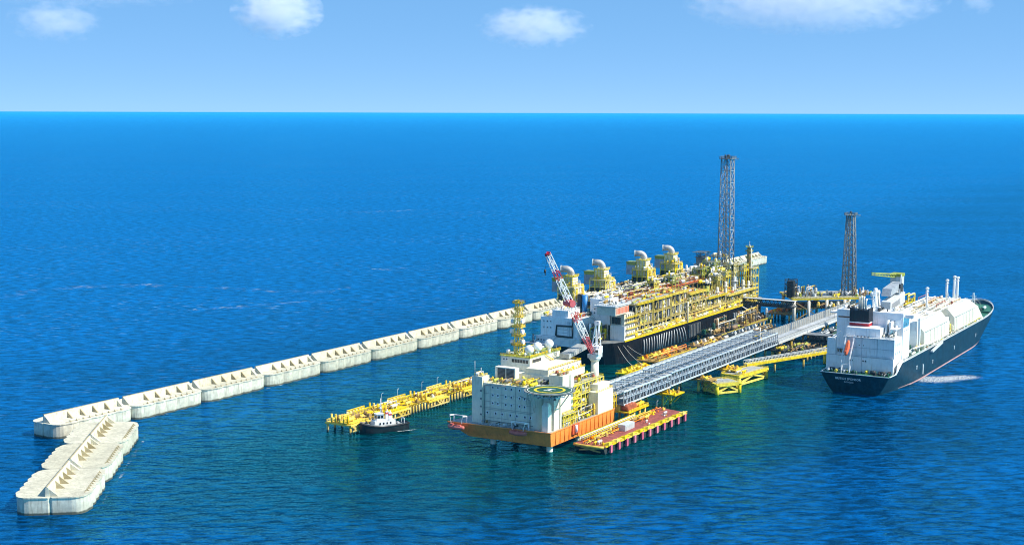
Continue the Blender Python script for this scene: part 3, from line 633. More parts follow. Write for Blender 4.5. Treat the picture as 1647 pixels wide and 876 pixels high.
def make_crane():
    bx, by = 782, 408
    K = thing('pedestal_crane', 'white pedestal crane with raised red and white lattice boom on the platform', 'crane', (bx, by, 26.5))
    mb = MB(); mb.cyl((bx, by, 26.6), (bx, by, 43), 2.5, 18); mb.cyl((bx, by, 43), (bx, by, 44.6), 2.5, 18, 3.6); build(mb, 'pedestal', 'cream', K)
    mb = MB(); mb.cyl((bx, by, 44.6), (bx, by, 45.6), 3.8, 20); mb.box(bx - 4.5, bx + 4.5, by - 3, by + 3, 45.6, 48.2); build(mb, 'slewing_platform', 'galv', K)
    mb = MB(); mb.box(bx + .5, bx + 5.5, by - 2.6, by + 2.6, 48.2, 52.5); build(mb, 'winch_house', 'white', K)
    mb = MB(); mb.box(bx - 4, bx - .8, by - 4.6, by - 2, 48.2, 51.4); cabn = build(mb, 'operator_cab', 'white', K)
    mb = MB(); mb.box(bx - 4.08, bx - 3.98, by - 4.3, by - 2.3, 49.6, 51); build(mb, 'cab_window', 'glass', cabn)
    mb = MB()
    for dy in (-2, 2):
        mb.beam((bx - 2, by + dy, 48.2), (bx + 3, by + dy * .5, 67), .55); mb.beam((bx + 5, by + dy, 48.2), (bx + 3, by + dy * .5, 67), .55)
        for k in range(4): mb.beam((bx - 2 + 1.25 * k, by + dy * (1 - .12 * k), 48.2 + 4.7 * k), (bx + 5 - .5 * k, by + dy * (1 - .12 * k), 50 + 4.4 * k), .3)
    mb.beam((bx + 3, by - 2, 67), (bx + 3, by + 2, 67), .6); mb.box(bx + 2, bx + 4.2, by - 1.6, by + 1.6, 66, 68.6); build(mb, 'gantry_frame', 'white', K)
    a = Vector((bx - 3, by, 48.4)); b = Vector((745, 422, 114)); d = b - a; side = d.cross(Vector((0, 0, 1))).normalized(); up = side.cross(d).normalized()
    N = 12
    def sect(t):
        wd = .85 + .85 * min(1, t * 5) * (1 if t < .6 else 1 - (t - .6) * 1.2); c = a + d * t
        return [c + side * (wd * i) + up * (wd * j) for i, j in ((-1, -1), (1, -1), (1, 1), (-1, 1))]
    for k in range(N):                         # boom in alternate red and white bays
        s0, s1 = sect(k / N), sect((k + 1) / N); mb = MB()
        for i in range(4):
            mb.beam(s0[i], s1[i], .36); mb.beam(s1[i], s1[(i + 1) % 4], .26); m_ = [p.lerp(q, .5) for p, q in zip(s0, s1)]
            mb.beam(s0[i], m_[(i + 1) % 4], .26); mb.beam(m_[(i + 1) % 4], s1[i], .26)
        build(mb, 'boom_bay', 'red' if k in (0, 1, 4, 9) or k == 11 and False else 'white', K)
    t_ = sect(1.0); mb = MB(); mb.beam(t_[0], t_[2], 1.6); mb.beam(t_[1], t_[3], 1.6); build(mb, 'boom_head', 'red', K)
    mb = MB(); dr = a + d * .52; mb.box(dr.x - 3.2, dr.x + 3.2, dr.y - 2.2, dr.y + 2.2, dr.z - 2.6, dr.z + 2.6); 
    mb = MB(); mb.cyl(dr - side * 3.6 - up * .5, dr + side * 3.6 - up * .5, 2.3, 14); build(mb, 'hoist_drum', 'red', K)
    mb = MB(); g_ = Vector((bx + 3, by, 67.5))
    for o in (-.8, .8): mb.beam(g_ + side * o, b + side * o, .13); mb.beam(g_ + side * o, a + d * .5 + up * 2 + side * o, .13)
    hook = b + Vector((-1.5, 1, -9.5)); mb.beam(b, hook, .12); build(mb, 'wire', 'dark', K, 'stuff')
    mb = MB(); mb.cyl(hook, hook + Vector((0, 0, -2)), .7, 8); mb.beam(hook + Vector((0, 0, -2)), hook + Vector((.6, 0, -3.4)), .4); build(mb, 'hook_block', 'dark', K)
make_crane()

def lifeboat(label, c, L, m='lifeboat_red', rz=0.0, group='lifeboats at the platform edge'):
    T = thing('lifeboat', label, 'lifeboat', c, group, rz, local=True); n = 10; mb = MB()
    secs = []
    for k in range(n + 1):
        t = k / n; w_ = 1.75 * math.sin(math.pi * (.08 + .84 * t)) ** .55; h_ = .3 * abs(2 * t - 1) ** 2
        secs.append([(L * (t - .5), w_ * math.cos(a), 1.5 + h_ + (1.35 if math.sin(a) < 0 else 1.45) * math.sin(a) * (w_ / 1.75) ** .4) for a in [2 * math.pi * i / 12 for i in range(12)]])
    b0 = [p for s in secs for p in s]; f = []
    for k in range(n):
        for i in range(12): j = (i + 1) % 12; f.append((k * 12 + i, k * 12 + j, k * 12 + 12 + j, k * 12 + 12 + i))
    f += [tuple(reversed(range(12))), tuple(range(n * 12, n * 12 + 12))]; mb.add(b0, f, True); build(mb, 'boat_hull', m, T)
    mb = MB(); mb.box(-L * .3, L * .12, -.8, .8, 2.7, 3.3); build(mb, 'canopy_top', m, T)
    mb = MB(); mb.box(L * .18, L * .36, -.75, .75, 2.75, 3.7); c_ = build(mb, 'steering_cabin', m, T)
    mb = MB(); mb.box(L * .36, L * .36 + .06, -.6, .6, 3.1, 3.55); build(mb, 'cabin_window', 'glass', c_)
    return T
lifeboat('dull red covered lifeboat slung at the outer corner of the orange hull', (697.6, 458.5, 8.8), 11, rz=R(92))
lifeboat('dull red covered lifeboat slung under the helideck end of the orange hull', (700.6, 416.5, 9.6), 11.5, rz=R(92))
for yy, lab in ((458.5, 'white davit frame over the lifeboat at the outer hull corner'), (416.5, 'white davit frame over the lifeboat nearest the helideck')):
    mb = MB()
    for s in (-4.6, 4.6): xo = 705.4 if yy < 440 else 702.6; mb.beam((xo, yy + s, 12.6), (xo - .4, yy + s, 17), .7); mb.beam((xo - .4, yy + s, 17), (xo - 5, yy + s, 17.6), .7); mb.beam((xo - 5, yy + s, 17.6), (xo - 5, yy + s * .8, 13), .2)
    mb.beam((xo - .4, yy - 4.6, 17), (xo - .4, yy + 4.6, 17), .5); solo(mb, 'davit', 'white', lab, 'davit', 'lifeboat davits')
# ---------------------------------------------------------------- yellow mooring jetty at the left: dolphins on piles joined by pipe-carrying walkways
PILE = {}
def pile_mesh(h, r, m='yellow_pile'):
    k = (round(h, 1), r, m)
    if k not in PILE:
        mb = MB(); mb.cyl((0, 0, -3), (0, 0, h), r, 10); mb.cyl((0, 0, h - .5), (0, 0, h), r * 1.25, 10); PILE[k] = mesh(mb, 'pile', m)
    return PILE[k]
def jetty_dolphin(label, x0, x1, seed, posts=5):
    T = thing('mooring_dolphin', label, 'dolphin', (x0, 528, 0), 'yellow dolphins of the mooring jetty'); r = random.Random(seed)
    n = max(3, int((x1 - x0) / 3.4))
    for i in range(n + 1):
        x = x0 + (x1 - x0) * i / n
        inst(pile_mesh(5.0, .75), 'pile', T, (x, 528.6, 0))
        if i % 2 == 0: inst(pile_mesh(5.0, .75), 'pile', T, (x, 546.5, 0))
    mb = MB(); mb.box(x0 - 1, x1 + 1, 527.2, 530, 5, 6.0); mb.box(x0 - 1, x1 + 1, 545.2, 548, 5, 6.0)
    for i in range(n + 1): x = x0 + (x1 - x0) * i / n; mb.box(x - .5, x + .5, 530, 545.2, 5, 5.9)
    build(mb, 'cap_beam', 'yellow', T)
    mb = MB(); mb.prism([(x0 + 1, 529), (x1 - 3, 527.6), (x1, 530), (x1 + .5, 540), (x0 + 3, 541), (x0, 536)], 6.02, 6.5); build(mb, 'deck_plate', 'lemon', T)
    mb = MB()
    for i in range(3):
        a = r.uniform(x0, x1 - 6); mb.beam((a, 527.4, 5.4), (a + 5, 527.2, 1.2), .8); mb.beam((a + 6, 527.4, 5.4), (a + 1, 527.2, 1.2), .6)
    mb.tube([(x0, 526.9, 2), (x1, 526.9, 2)], .5, 8); build(mb, 'fender_brace', 'yellow_pile', T)
    for i in range(posts):
        mb = MB(); mb.cyl((x0 + .6, 531 + i * 3.2, 6), (x0 + .6, 531 + i * 3.2, 11.2), .65, 10); mb.sph((x0 + .6, 531 + i * 3.2, 11.2), .8, 10, 6, .5); build(mb, 'mooring_post', 'yellow', T)
    clutter(T, x0 + 2, x1, 531, 545, 6.5, 4.2, int((x1 - x0) * 1.1), seed, ('yellow', 'lemon', 'yellow', 'ochre', 'brown', 'galv'), .95)
    mb = MB(); mb.rail([(x0, 528, 6.4), (x1, 528, 6.4)], 1.2, 3, .2); mb.rail([(x0, 547.5, 6.4), (x1, 547.5, 6.4)], 1.2, 3, .2); build(mb, 'railing', 'lemon', T, 'stuff')
    return T
def jetty_walk(label, x0, x1, seed):
    T = thing('jetty_walkway', label, 'walkway', (x0, 532, 0), 'pipe walkways of the mooring jetty')
    mb = MB(); mb.box(x0, x1, 541, 546.5, 7.2, 7.7); build(mb, 'walkway_deck', 'ochre', T)
    mb = MB()
    for yy in (541.2, 546.3):
        mb.beam((x0, yy, 7.2), (x1, yy, 7.2), .6); mb.beam((x0, yy, 9.6), (x1, yy, 9.6), .4); k = int((x1 - x0) / 3)
        for i in range(k):
            a, b = x0 + (x1 - x0) * i / k, x0 + (x1 - x0) * (i + 1) / k; mb.beam((a, yy, 7.2), (b, yy, 9.6), .25); mb.beam((b, yy, 7.2), (b, yy, 9.6), .3)
    build(mb, 'side_truss', 'lemon', T)
    mb = MB(); mb.box(x0, x1, 546.6, 546.75, 7.6, 9.8); build(mb, 'mesh_screen', 'offwhite', T)
    mb = MB()
    for q in range(3): mb.tube([(x0, 535 + q * 1.7, 6.9), (x1, 535 + q * 1.7, 6.9)], .45, 8)
    build(mb, 'pipeline', 'yellow', T)
    n = max(2, int((x1 - x0) / 3.4))
    for i in range(n + 1):
        x = x0 + (x1 - x0) * i / n; inst(pile_mesh(6.2, .7), 'pile', T, (x, 530, 0))
        mb = MB(); mb.box(x - .5, x + .5, 529, 546.5, 6.0, 6.5); build(mb, 'cross_beam', 'yellow', T)
    clutter(T, x0, x1, 530, 540, 6.5, 3, int((x1 - x0) * .8), seed, ('yellow', 'lemon', 'ochre', 'brown'), .8)
jetty_dolphin('yellow piled dolphin at the outer end of the mooring jetty with edge posts', 684, 702, 31)
jetty_walk('yellow pipe walkway behind the tug, outermost of the jetty', 703.5, 722, 32)
jetty_dolphin('yellow piled dolphin just behind the tug mast on the mooring jetty', 724, 746, 33)
jetty_walk('yellow pipe walkway in the middle of the jetty, inshore of the tug', 747.5, 768, 34)
jetty_dolphin('yellow piled dolphin in the middle of the mooring jetty, clear of the tug', 770, 792, 35)
jetty_walk('yellow pipe walkway of the jetty running behind the accommodation platform', 793.5, 812, 36)
jetty_dolphin('yellow piled dolphin of the jetty half hidden behind the accommodation platform', 814, 850, 37)
for i, (x_, lab) in enumerate(((742, 'thin lamp post on the jetty nearest the tug'), (760, 'thin lamp post on the jetty, second from the tug'), (789, 'thin lamp post on the jetty, third from the tug'), (808, 'thin lamp post on the jetty nearest the accommodation block'))):
    lamp(x_, 547, 6.5, 7.5, lab)

# ---------------------------------------------------------------- tug
def make_tug():
    # local: +x towards the bow
    T = thing('tugboat', 'black hulled harbour tug with white deckhouse lying beside the yellow jetty', 'tugboat', (703.4, 517.2, 0), None, math.atan2(525.4 - 509.6, 688.9 - 717.2), local=True)
    L, B = 33.0, 11.2; n = 18
    def hb(t): return B / 2 * min(1, (1 - abs(t) ** 3.2) ** .6 if t > 0 else (1 - .35 * abs(t) ** 3) if t > -.93 else .62)
    def sheer(t): return 3.7 + (2.6 * max(0, t) ** 1.8) + .5 * max(0, -t) ** 2
    ts = [-1 + 2 * k / n for k in range(n + 1)]; mb = MB()
    rows = []
    for z, fl in ((-1.5, .70), (0, .86), (.5, .93), (1, 1.0)):
        row = [( L / 2 * t * (.93 if z < 0 else .96 + .04 * fl), max(.05, hb(t)) * fl, (z if z <= 0 else sheer(t) * (z if z < 1 else 1))) for t in ts]
        rows.append(row + [(x, -y, zz) for x, y, zz in reversed(row)])
    m_ = len(rows[0]); v = [p for r_ in rows for p in r_]; f = []
    for k in range(3):
        for i in range(m_): j = (i + 1) % m_; f.append((k * m_ + j, k * m_ + i, k * m_ + m_ + i, k * m_ + m_ + j))
    mb.add(v, f, True); mb.add(rows[3], [tuple(reversed(range(m_)))]); build(mb, 'hull', 'black', T)
    mb = MB(); mb.prism([(x * .95, y * .92) for x, y, z in reversed(rows[3])], 3.2, 3.5); build(mb, 'deck', 'green', T)
    mb = MB(); top = [(x, y, z + .05) for x, y, z in rows[3]]; mb.tube(top + [top[0]], .38, 6); build(mb, 'rubber_fender', 'rubber', T)
    mb = MB(); mb.tube([(x * .98, y * .95, z + .9) for x, y, z in rows[3][3:m_ - 3]], .22, 5); build(mb, 'bulwark_rail', 'greymid', T)
    n0 = set(T.children)
    mb = MB(); mb.hexa([(-7.5, -3.6, 2.4), (8.5, -3.4, 2.6), (8.5, 3.4, 2.6), (-7.5, 3.6, 2.4), (-7, -3.4, 5.6), (7.6, -3.2, 5.6), (7.6, 3.2, 5.6), (-7, 3.4, 5.6)]); dh = build(mb, 'deckhouse', 'white', T)
    mb = MB()
    for x_ in (-4, -1.5, 1, 3.5):
        for s in (-1, 1): mb.box(x_, x_ + .9, s * 3.5 - .12, s * 3.5 + .12, 4.0, 4.9)
    build(mb, 'porthole', 'glass', dh)
    mb = MB(); mb.prism([(1.2, -2.6), (5.6, -2.0), (6.2, 0), (5.6, 2.0), (1.2, 2.6)], 5.6, 9.0, [(1.4, -2.4), (5.3, -1.9), (5.9, 0), (5.3, 1.9), (1.4, 2.4)]); wh = build(mb, 'wheelhouse', 'white', T)
    mb = MB(); mb.prism([(1.1, -2.66), (5.7, -2.1), (6.35, 0), (5.7, 2.1), (1.1, 2.66)], 7.0, 8.3, [(1.2, -2.6), (5.55, -2.05), (6.2, 0), (5.55, 2.05), (1.2, 2.6)]); build(mb, 'wheelhouse_window', 'glass', wh)
    mb = MB()
    for (x_, y_) in ((1.2, -2.64), (3.4, -2.4), (5.6, -2.06), (6.28, 0), (5.6, 2.06), (3.4, 2.4), (1.2, 2.64)): mb.box(x_ - .12, x_ + .14, y_ - .14, y_ + .14, 6.9, 8.4)
    build(mb, 'window_mullion', 'white', wh)
    mb = MB(); mb.prism([(1, -2.9), (5.9, -2.3), (6.6, 0), (5.9, 2.3), (1, 2.9)], 9.0, 9.25); build(mb, 'wheelhouse_roof', 'white', wh)
    for s in (-1, 1):
        mb = MB(); mb.box(-4.6, -2.6, s * 2.3 - .6, s * 2.3 + .6, 5.6, 9.4); mb.cyl((-3.6, s * 2.3, 9.4), (-3.9, s * 2.3, 10.4), .35, 8); build(mb, 'funnel', 'white', T)
        mb = MB(); mb.box(-4.66, -2.54, s * 2.3 - .66, s * 2.3 + .66, 8.0, 8.9); build(mb, 'funnel_band', 'red', T)
    mb = MB(); mb.cyl((2.2, 0, 9.2), (1.9, 0, 16.6), .42, 8, .22); mb.beam((2, -1.8, 13), (2, 1.8, 13), .22); mb.beam((2, -1.2, 15), (2, 1.2, 15), .2); mb.box(1.5, 3.1, -.9, .9, 11.6, 11.9); mb.cyl((2.4, 0, 11.9), (2.4, 0, 12.5), .6, 8); mb.beam((1, -1.2, 9.2), (2, 0, 13), .18); mb.beam((1, 1.2, 9.2), (2, 0, 13), .18); build(mb, 'mast', 'white', T)
    mb = MB(); mb.box(9.6, 12.2, -1.6, 1.6, 2.4, 4.0); mb.cyl((10.9, -1.9, 3.6), (10.9, 1.9, 3.6), .9, 12); build(mb, 'towing_winch', 'greymid', T)
    mb = MB(); mb.cyl((-10.5, -1.5, 3.2), (-10.5, 1.5, 3.2), .8, 12); mb.box(-12, -9.4, -1.8, 1.8, 2.4, 2.8); build(mb, 'stern_winch', 'galv', T)
    mb = MB(); mb.beam((-14, -2.2, 2.4), (-14, -2.2, 5.6), .45); mb.beam((-14, 2.2, 2.4), (-14, 2.2, 5.6), .45); mb.beam((-14, -2.2, 5.6), (-14, 2.2, 5.6), .5); build(mb, 'stern_gallows', 'galv', T)
    mb = MB(); mb.box(-6.8, -5.2, -3.6, -2.2, 5.6, 6.5); build(mb, 'life_raft', 'red', T)
    mb = MB(); mb.rail([(-7, -3.3, 5.6), (7.4, -3.1, 5.6)], 1, 2, .1); mb.rail([(-7, 3.3, 5.6), (7.4, 3.1, 5.6)], 1, 2, .1); build(mb, 'railing', 'white', T, 'stuff')
    for c_ in T.children:
        if c_ not in n0: c_.scale = (.96, 1.0, 1.27)
make_tug()
foam('low line of foam along the side of the tug', 711, 505.5, 17, 3.0, math.degrees(math.atan2(-15.8, 28.3)))

# ---------------------------------------------------------------- pontoon with pink fenders
def make_pontoon():
    T = thing('berthing_pontoon', 'berthing pontoon with a dull red deck and a row of pink fenders', 'pontoon', (720, 368, 0))
    mb = MB(); mb.hexa([(723, 369.5, -1), (833, 367, -1), (838, 389, -1), (724, 389, -1), (720, 369.5, 4.4), (835, 367, 4.4), (840, 389.5, 4.4), (720, 389.5, 4.4)]); build(mb, 'hull', 'dark', T)
    mb = MB(); mb.hexa([(720, 369.4, 4.42), (835, 366.9, 4.42), (840, 389.6, 4.42), (720, 389.6, 4.42), (720, 369.4, 4.7), (835, 366.9, 4.7), (840, 389.6, 4.7), (720, 389.6, 4.7)]); build(mb, 'deck', 'reddeck', T)
    mb = MB()
    for yy in (374, 379, 384): mb.beam((722, yy, 4.72), (836, yy - 1, 4.72), .16, .08)
    for i in range(18): mb.beam((726 + 6 * i, 369.8, 4.72), (726.4 + 6 * i, 389, 4.72), .14, .08)
    build(mb, 'deck_seam', 'rustred', T, 'stuff')
    for i in range(11):
        x = 726.5 + i * 10.2; y = 369.3 - 2.4 * (x - 720) / 115; c = MB()
        c.box(x - 1.15, x + 1.15, y - 2.0, y - .9, .5, 5.0); fd = build(c, 'fender_panel', 'pink', T)
        c = MB(); c.box(x - .5, x + .5, y - .9, y + .3, 1.6, 4.2); build(c, 'fender_cone', 'rubber', T)
        c = MB(); c.hexa([(x - 2.2, y - 1.2, 4.7), (x + 2.2, y - 1.2, 4.7), (x + 2.2, y + 4.2, 4.7), (x - 2.2, y + 4.2, 4.7), (x - 1.3, y - .8, 6.6), (x + 1.3, y - .8, 6.6), (x + 1.0, y + 2.4, 5.8), (x - 1.0, y + 2.4, 5.8)]); c.beam((x + 2, y + 3.4, 5.1), (x + 8, y + .6, 5.1), .6); c.cyl((x + 3, y + 1, 4.7), (x + 3, y + 1, 6.1), .5, 8); c.beam((x + 1.2, y + .5, 5.4), (x + 4.4, y + 1, 5.2), .45); build(c, 'fender_bracket', 'lemon', T)
        c = MB(); c.beam((x - 5.2, y - .2, 4.5), (x + 5, y - .4, 4.5), .9, .7); build(c, 'edge_beam', 'yellow', T)
    mb = MB(); mb.tube([(721, 369.5, 4.2), (719.6, 372, 4.2), (719.2, 380, 4.2), (719.6, 387, 4.2), (721, 389.5, 4.2)], .9, 8); mb.beam((720.6, 372, 3.6), (721, 386, 1.0), .8); mb.beam((720.6, 386, 3.6), (721, 372, 1.0), .8); build(mb, 'end_frame', 'yellow_pile', T)
    mb = MB()
    for q in range(3): mb.tube([(726, 386.5 + q, 6.4 + q * .4), (800, 386.3 + q, 6.4 + q * .4)], .32, 7)
    build(mb, 'pipeline', 'offwhite', T)
    mb = MB()
    for i in range(26): mb.beam((727 + i * 2.9, 385.6, 4.7), (727 + i * 2.9, 385.6, 7.6), .3); mb.beam((727 + i * 2.9, 389, 4.7), (727 + i * 2.9, 389, 7.6), .3); mb.beam((727 + i * 2.9, 385.6, 6.0), (727 + i * 2.9, 389, 6.0), .3)
    mb.beam((726, 385.6, 7.6), (802, 385.6, 7.6), .3); mb.beam((726, 389, 7.6), (802, 389, 7.6), .3); build(mb, 'pipe_rack', 'lemon', T)
    clutter(T, 722, 806, 380, 385.5, 4.7, 2.8, 44, 41, ('yellow', 'lemon', 'orange', 'ochre'), .8)
    clutter(T, 796, 838, 382, 389, 4.7, 3, 24, 42, ('yellow', 'orange', 'lemon'), .7)
    clutter(T, 722, 728, 371, 382, 4.7, 2.0, 5, 43, ('yellow', 'lemon', 'offwhite'), .7)
    clutter(T, 768, 832, 371, 380, 4.72, 1.8, 9, 45, ('galv', 'rustred', 'yellow', 'white', 'dark'), .55)
    lamp(829, 386, 4.7, 6.5, 'thin lamp post at the far end of the red decked pontoon')
make_pontoon()
mb = MB(); mb.box(764, 777, 377, 382, 4.72, 8.6)
for i in range(12): mb.box(764.4 + i * 1.05, 764.9 + i * 1.05, 376.9, 377.02, 4.9, 8.4)
solo(mb, 'freight_container', 'galv', 'light grey steel container standing on the red pontoon deck', 'container')

# winch skid on its own piled frame behind the pontoon
def make_skid():
    T = thing('hose_platform', 'yellow piled hose platform between the pontoon and the near bridge end', 'platform', (796, 394, 0))
    for x_ in (798, 806, 814, 822):
        for y_ in (391.5, 402): inst(pile_mesh(8.5, .8), 'pile', T, (x_, y_, 0))
    mb = MB(); mb.box(795, 825, 389.8, 404, 8.5, 9.4); build(mb, 'deck', 'yellow', T)
    mb = MB()
    for q in range(3): mb.cyl((798.5 + q * 4, 391, 11.8), (798.5 + q * 4, 396, 11.8), 2.2, 14)
    build(mb, 'hose_reel', 'rustred', T)
    mb = MB(); mb.box(797, 803, 397, 403, 9.4, 13.5); build(mb, 'pump_house', 'yellow', T)
    mb = MB(); mb.box(807, 815, 398, 403, 9.4, 12.6); build(mb, 'valve_house', 'rustred', T)
    clutter(T, 808, 825, 390, 398, 9.4, 4, 14, 44, ('yellow', 'lemon', 'ochre', 'orange'), .9)
    mb = MB(); mb.rail([(795, 390, 9.4), (825, 390, 9.4), (825, 404, 9.4)], 1.2, 2.5, .18); build(mb, 'railing', 'lemon', T, 'stuff')
make_skid()

# ---------------------------------------------------------------- near truss bridge: three spans
def bridge_span(label, x0, x1, zb=14.0, h=9.0, y0=394.2, y1=415.6):
    T = thing('bridge_span', label, 'bridge', (x0, (y0 + y1) / 2, zb), 'spans of the grey truss bridge'); N = int((x1 - x0) / 4.6); dx = (x1 - x0) / N
    for yy in (y0, y1):
        for z, w_ in ((zb, .85), (zb + h, .8), (zb + h * .48, .35)):
            mb = MB(); mb.beam((x0, yy, z), (x1, yy, z), w_); build(mb, {zb: 'bottom_chord', zb + h: 'top_chord'}.get(z, 'mid_rail'), 'paleblue', T)
    p = MB(); p.beam((0, 0, .4), (0, 0, h - .4), .5); pm = mesh(p, 'truss_post', 'steel')
    d1 = MB(); d1.beam((0, 0, .3), (dx, 0, h - .3), .36); dm1 = mesh(d1, 'truss_brace', 'bluegrey')
    d2 = MB(); d2.beam((dx, 0, .3), (0, 0, h - .3), .36); dm2 = mesh(d2, 'truss_brace', 'bluegrey')
    t1 = MB(); t1.beam((0, .4, 0), (0, y1 - y0 - .4, 0), .45); tm = mesh(t1, 'cross_beam', 'bluegrey')
    k1 = MB(); k1.beam((0, .4, 0), (2 * dx, (y1 - y0) / 2, 0), .36); k1.beam((2 * dx, (y1 - y0) / 2, 0), (0, y1 - y0 - .4, 0), .36); km = mesh(k1, 'top_bracing', 'paleblue')
    for i in range(N + 1):
        x = x0 + dx * i
        for yy in (y0, y1): inst(pm, 'truss_post', T, (x, yy, zb))
        if i < N:
            for yy in (y0, y1): inst(dm1 if i % 2 else dm2, 'truss_brace', T, (x, yy, zb))
        if i % 2 == 0:
            inst(tm, 'cross_beam', T, (x, y0, zb + h)); inst(tm, 'cross_beam', T, (x, y0, zb + .1))
            if i < N - 1: inst(km, 'top_bracing', T, (x, y0, zb + h + .02))
    mb = MB(); mb.box(x0 + .2, x1 - .2, y0 + .6, y1 - 6.2, zb + .35, zb + .6); build(mb, 'roadway', 'dark', T)
    mb = MB()
    for q in range(4): mb.tube([(x0, y1 - 5.2 + q * 1.2, zb + 1.4), (x1, y1 - 5.2 + q * 1.2, zb + 1.4)], .36, 7)
    mb.tube([(x0, y1 - 2.0, zb + 4.6), (x1, y1 - 2.0, zb + 4.6)], .4, 7)
    build(mb, 'pipeline', 'steel', T)
    mb = MB(); mb.box(x0, x1, y0 + 1.4, y0 + 3.4, zb + h * .46, zb + h * .46 + .2); build(mb, 'cable_tray', 'galv', T)
    mb = MB(); mb.box(x0, x1, y1 + .3, y1 + .42, zb + .4, zb + h + 1.6); build(mb, 'wind_screen', 'grating', T)
    mb = MB()
    for i in range(N * 2 + 1): mb.beam((x0 + dx * i / 2, y1 + .2, zb + .4), (x0 + dx * i / 2, y1 + .2, zb + h + 1.6), .22)
    build(mb, 'screen_post', 'galv', T, 'stuff')
bridge_span('grey truss bridge span nearest the accommodation platform', 796, 868, 13.6, 8.6)
bridge_span('grey truss bridge span in the middle of the near bridge', 869, 972)
bridge_span('grey truss bridge span furthest from the accommodation platform, ending at the dark trestle', 973, 1076)
def bridge_pier(label, x, m, seed, w_=9):
    T = thing('bridge_pier', label, 'pier', (x, 405, 0), 'piers of the near bridge')
    for dy in (-9, 9):
        for dx in (-w_ / 2, w_ / 2): inst(pile_mesh(9.0, .9), 'pile', T, (x + dx, 405 + dy, 0))
    mb = MB(); mb.box(x - w_ / 2 - 1.5, x + w_ / 2 + 1.5, 393, 417, 9, 10.2); build(mb, 'pier_cap', m, T)
    mb = MB()
    for dy in (-10, 10): mb.beam((x - 3, 405 + dy, 10.2), (x, 405 + dy, 13.2), .8); mb.beam((x + 3, 405 + dy, 10.2), (x, 405 + dy, 13.2), .8); mb.beam((x - w_ / 2, 405 + dy, 9), (x + w_ / 2, 405 + dy, 2.5), .5); mb.beam((x + w_ / 2, 405 + dy, 9), (x - w_ / 2, 405 + dy, 2.5), .5)
    build(mb, 'bearing_frame', m, T)
    clutter(T, x - w_ / 2 - 1, x + w_ / 2 + 1, 386, 394, 10.2, 3.4, 8, seed, ('yellow', 'lemon', 'ochre'), .7)
    mb = MB(); mb.box(x - w_ / 2 - 1.5, x + w_ / 2 + 1.5, 386, 393, 9.4, 10.2); mb.beam((x - w_ / 2, 386.4, 9.4), (x - w_ / 2 + 2, 392, 3), .7); mb.beam((x + w_ / 2, 386.4, 9.4), (x + w_ / 2 - 2, 392, 3), .7); build(mb, 'access_platform', m, T)
bridge_pier('yellow bridge pier under the first span joint, beside the red pontoon', 866, 'yellow', 51, 12)
bridge_pier('yellow and brown bridge pier in shade under the second span joint', 925, 'ochre', 52)
bridge_pier('yellow bridge pier under the far joint above the yellow jacket platforms', 973, 'yellow', 53)
bridge_pier('dark bridge pier at the end of the near bridge', 1074, 'dark', 54)

# ---------------------------------------------------------------- two yellow jacket platforms in front of the bridge
def jacket(label, c, lx, ly, rz, ztop, seed, gear):
    T = thing('jacket_platform', label, 'platform', (c[0], c[1], 0), 'yellow jacket platforms', R(rz), local=True)
    for sx in (-1, 1):
        for sy in (-1, 1): inst(pile_mesh(ztop, 1.5, 'lemon'), 'jacket_leg', T, (sx * (lx / 2 - 1.3), sy * (ly / 2 - 1.3), 0))
    mb = MB()
    for s in (-1, 1):
        a, b = lx / 2 - 1.3, ly / 2 - 1.3
        mb.beam((-a, s * b, 1.2), (0, s * b, ztop - 1.5), 1.25); mb.beam((a, s * b, 1.2), (0, s * b, ztop - 1.5), 1.25); mb.beam((-a, s * b, 1.0), (a, s * b, 1.0), 1.25)
        mb.beam((s * a, -b, 1.2), (s * a, 0, ztop - 1.5), 1.25); mb.beam((s * a, b, 1.2), (s * a, 0, ztop - 1.5), 1.25); mb.beam((s * a, -b, 1.0), (s * a, b, 1.0), 1.25)
    build(mb, 'jacket_brace', 'lemon', T)
    mb = MB(); mb.box(-lx / 2, lx / 2, -ly / 2, ly / 2, ztop - 1.3, ztop + .9); build(mb, 'deck_frame', 'lemon', T)
    mb = MB(); mb.box(-lx / 2 + 1.6, lx / 2 - 1.6, -ly / 2 + 1.6, ly / 2 - 1.6, ztop + .91, ztop + 1.0); build(mb, 'deck_grating', 'grating', T)
    mb = MB(); z = ztop + .95; a, b = lx / 2 - .2, ly / 2 - .2; mb.rail([(-a, -b, z), (a, -b, z), (a, b, z), (-a, b, z), (-a, -b, z)], 1.1, 2.5, .14); build(mb, 'railing', 'lemon', T, 'stuff')
    clutter(T, gear[0], gear[1], -ly / 2 + 1, ly / 2 - 1, ztop + 1, 3.2, gear[2], seed, ('yellow', 'lemon', 'offwhite', 'ochre', 'white'), .8)
    return T
jacket('small yellow jacket platform on four braced legs standing clear of the near bridge', (934, 383), 22, 17, -33, 7.0, 61, (-9, -2, 3))
jacket('larger yellow jacket platform with grey deck behind the small one, by the yellow catwalk', (981, 384.5), 44, 16, -8, 7.2, 62, (-20, -6, 9))

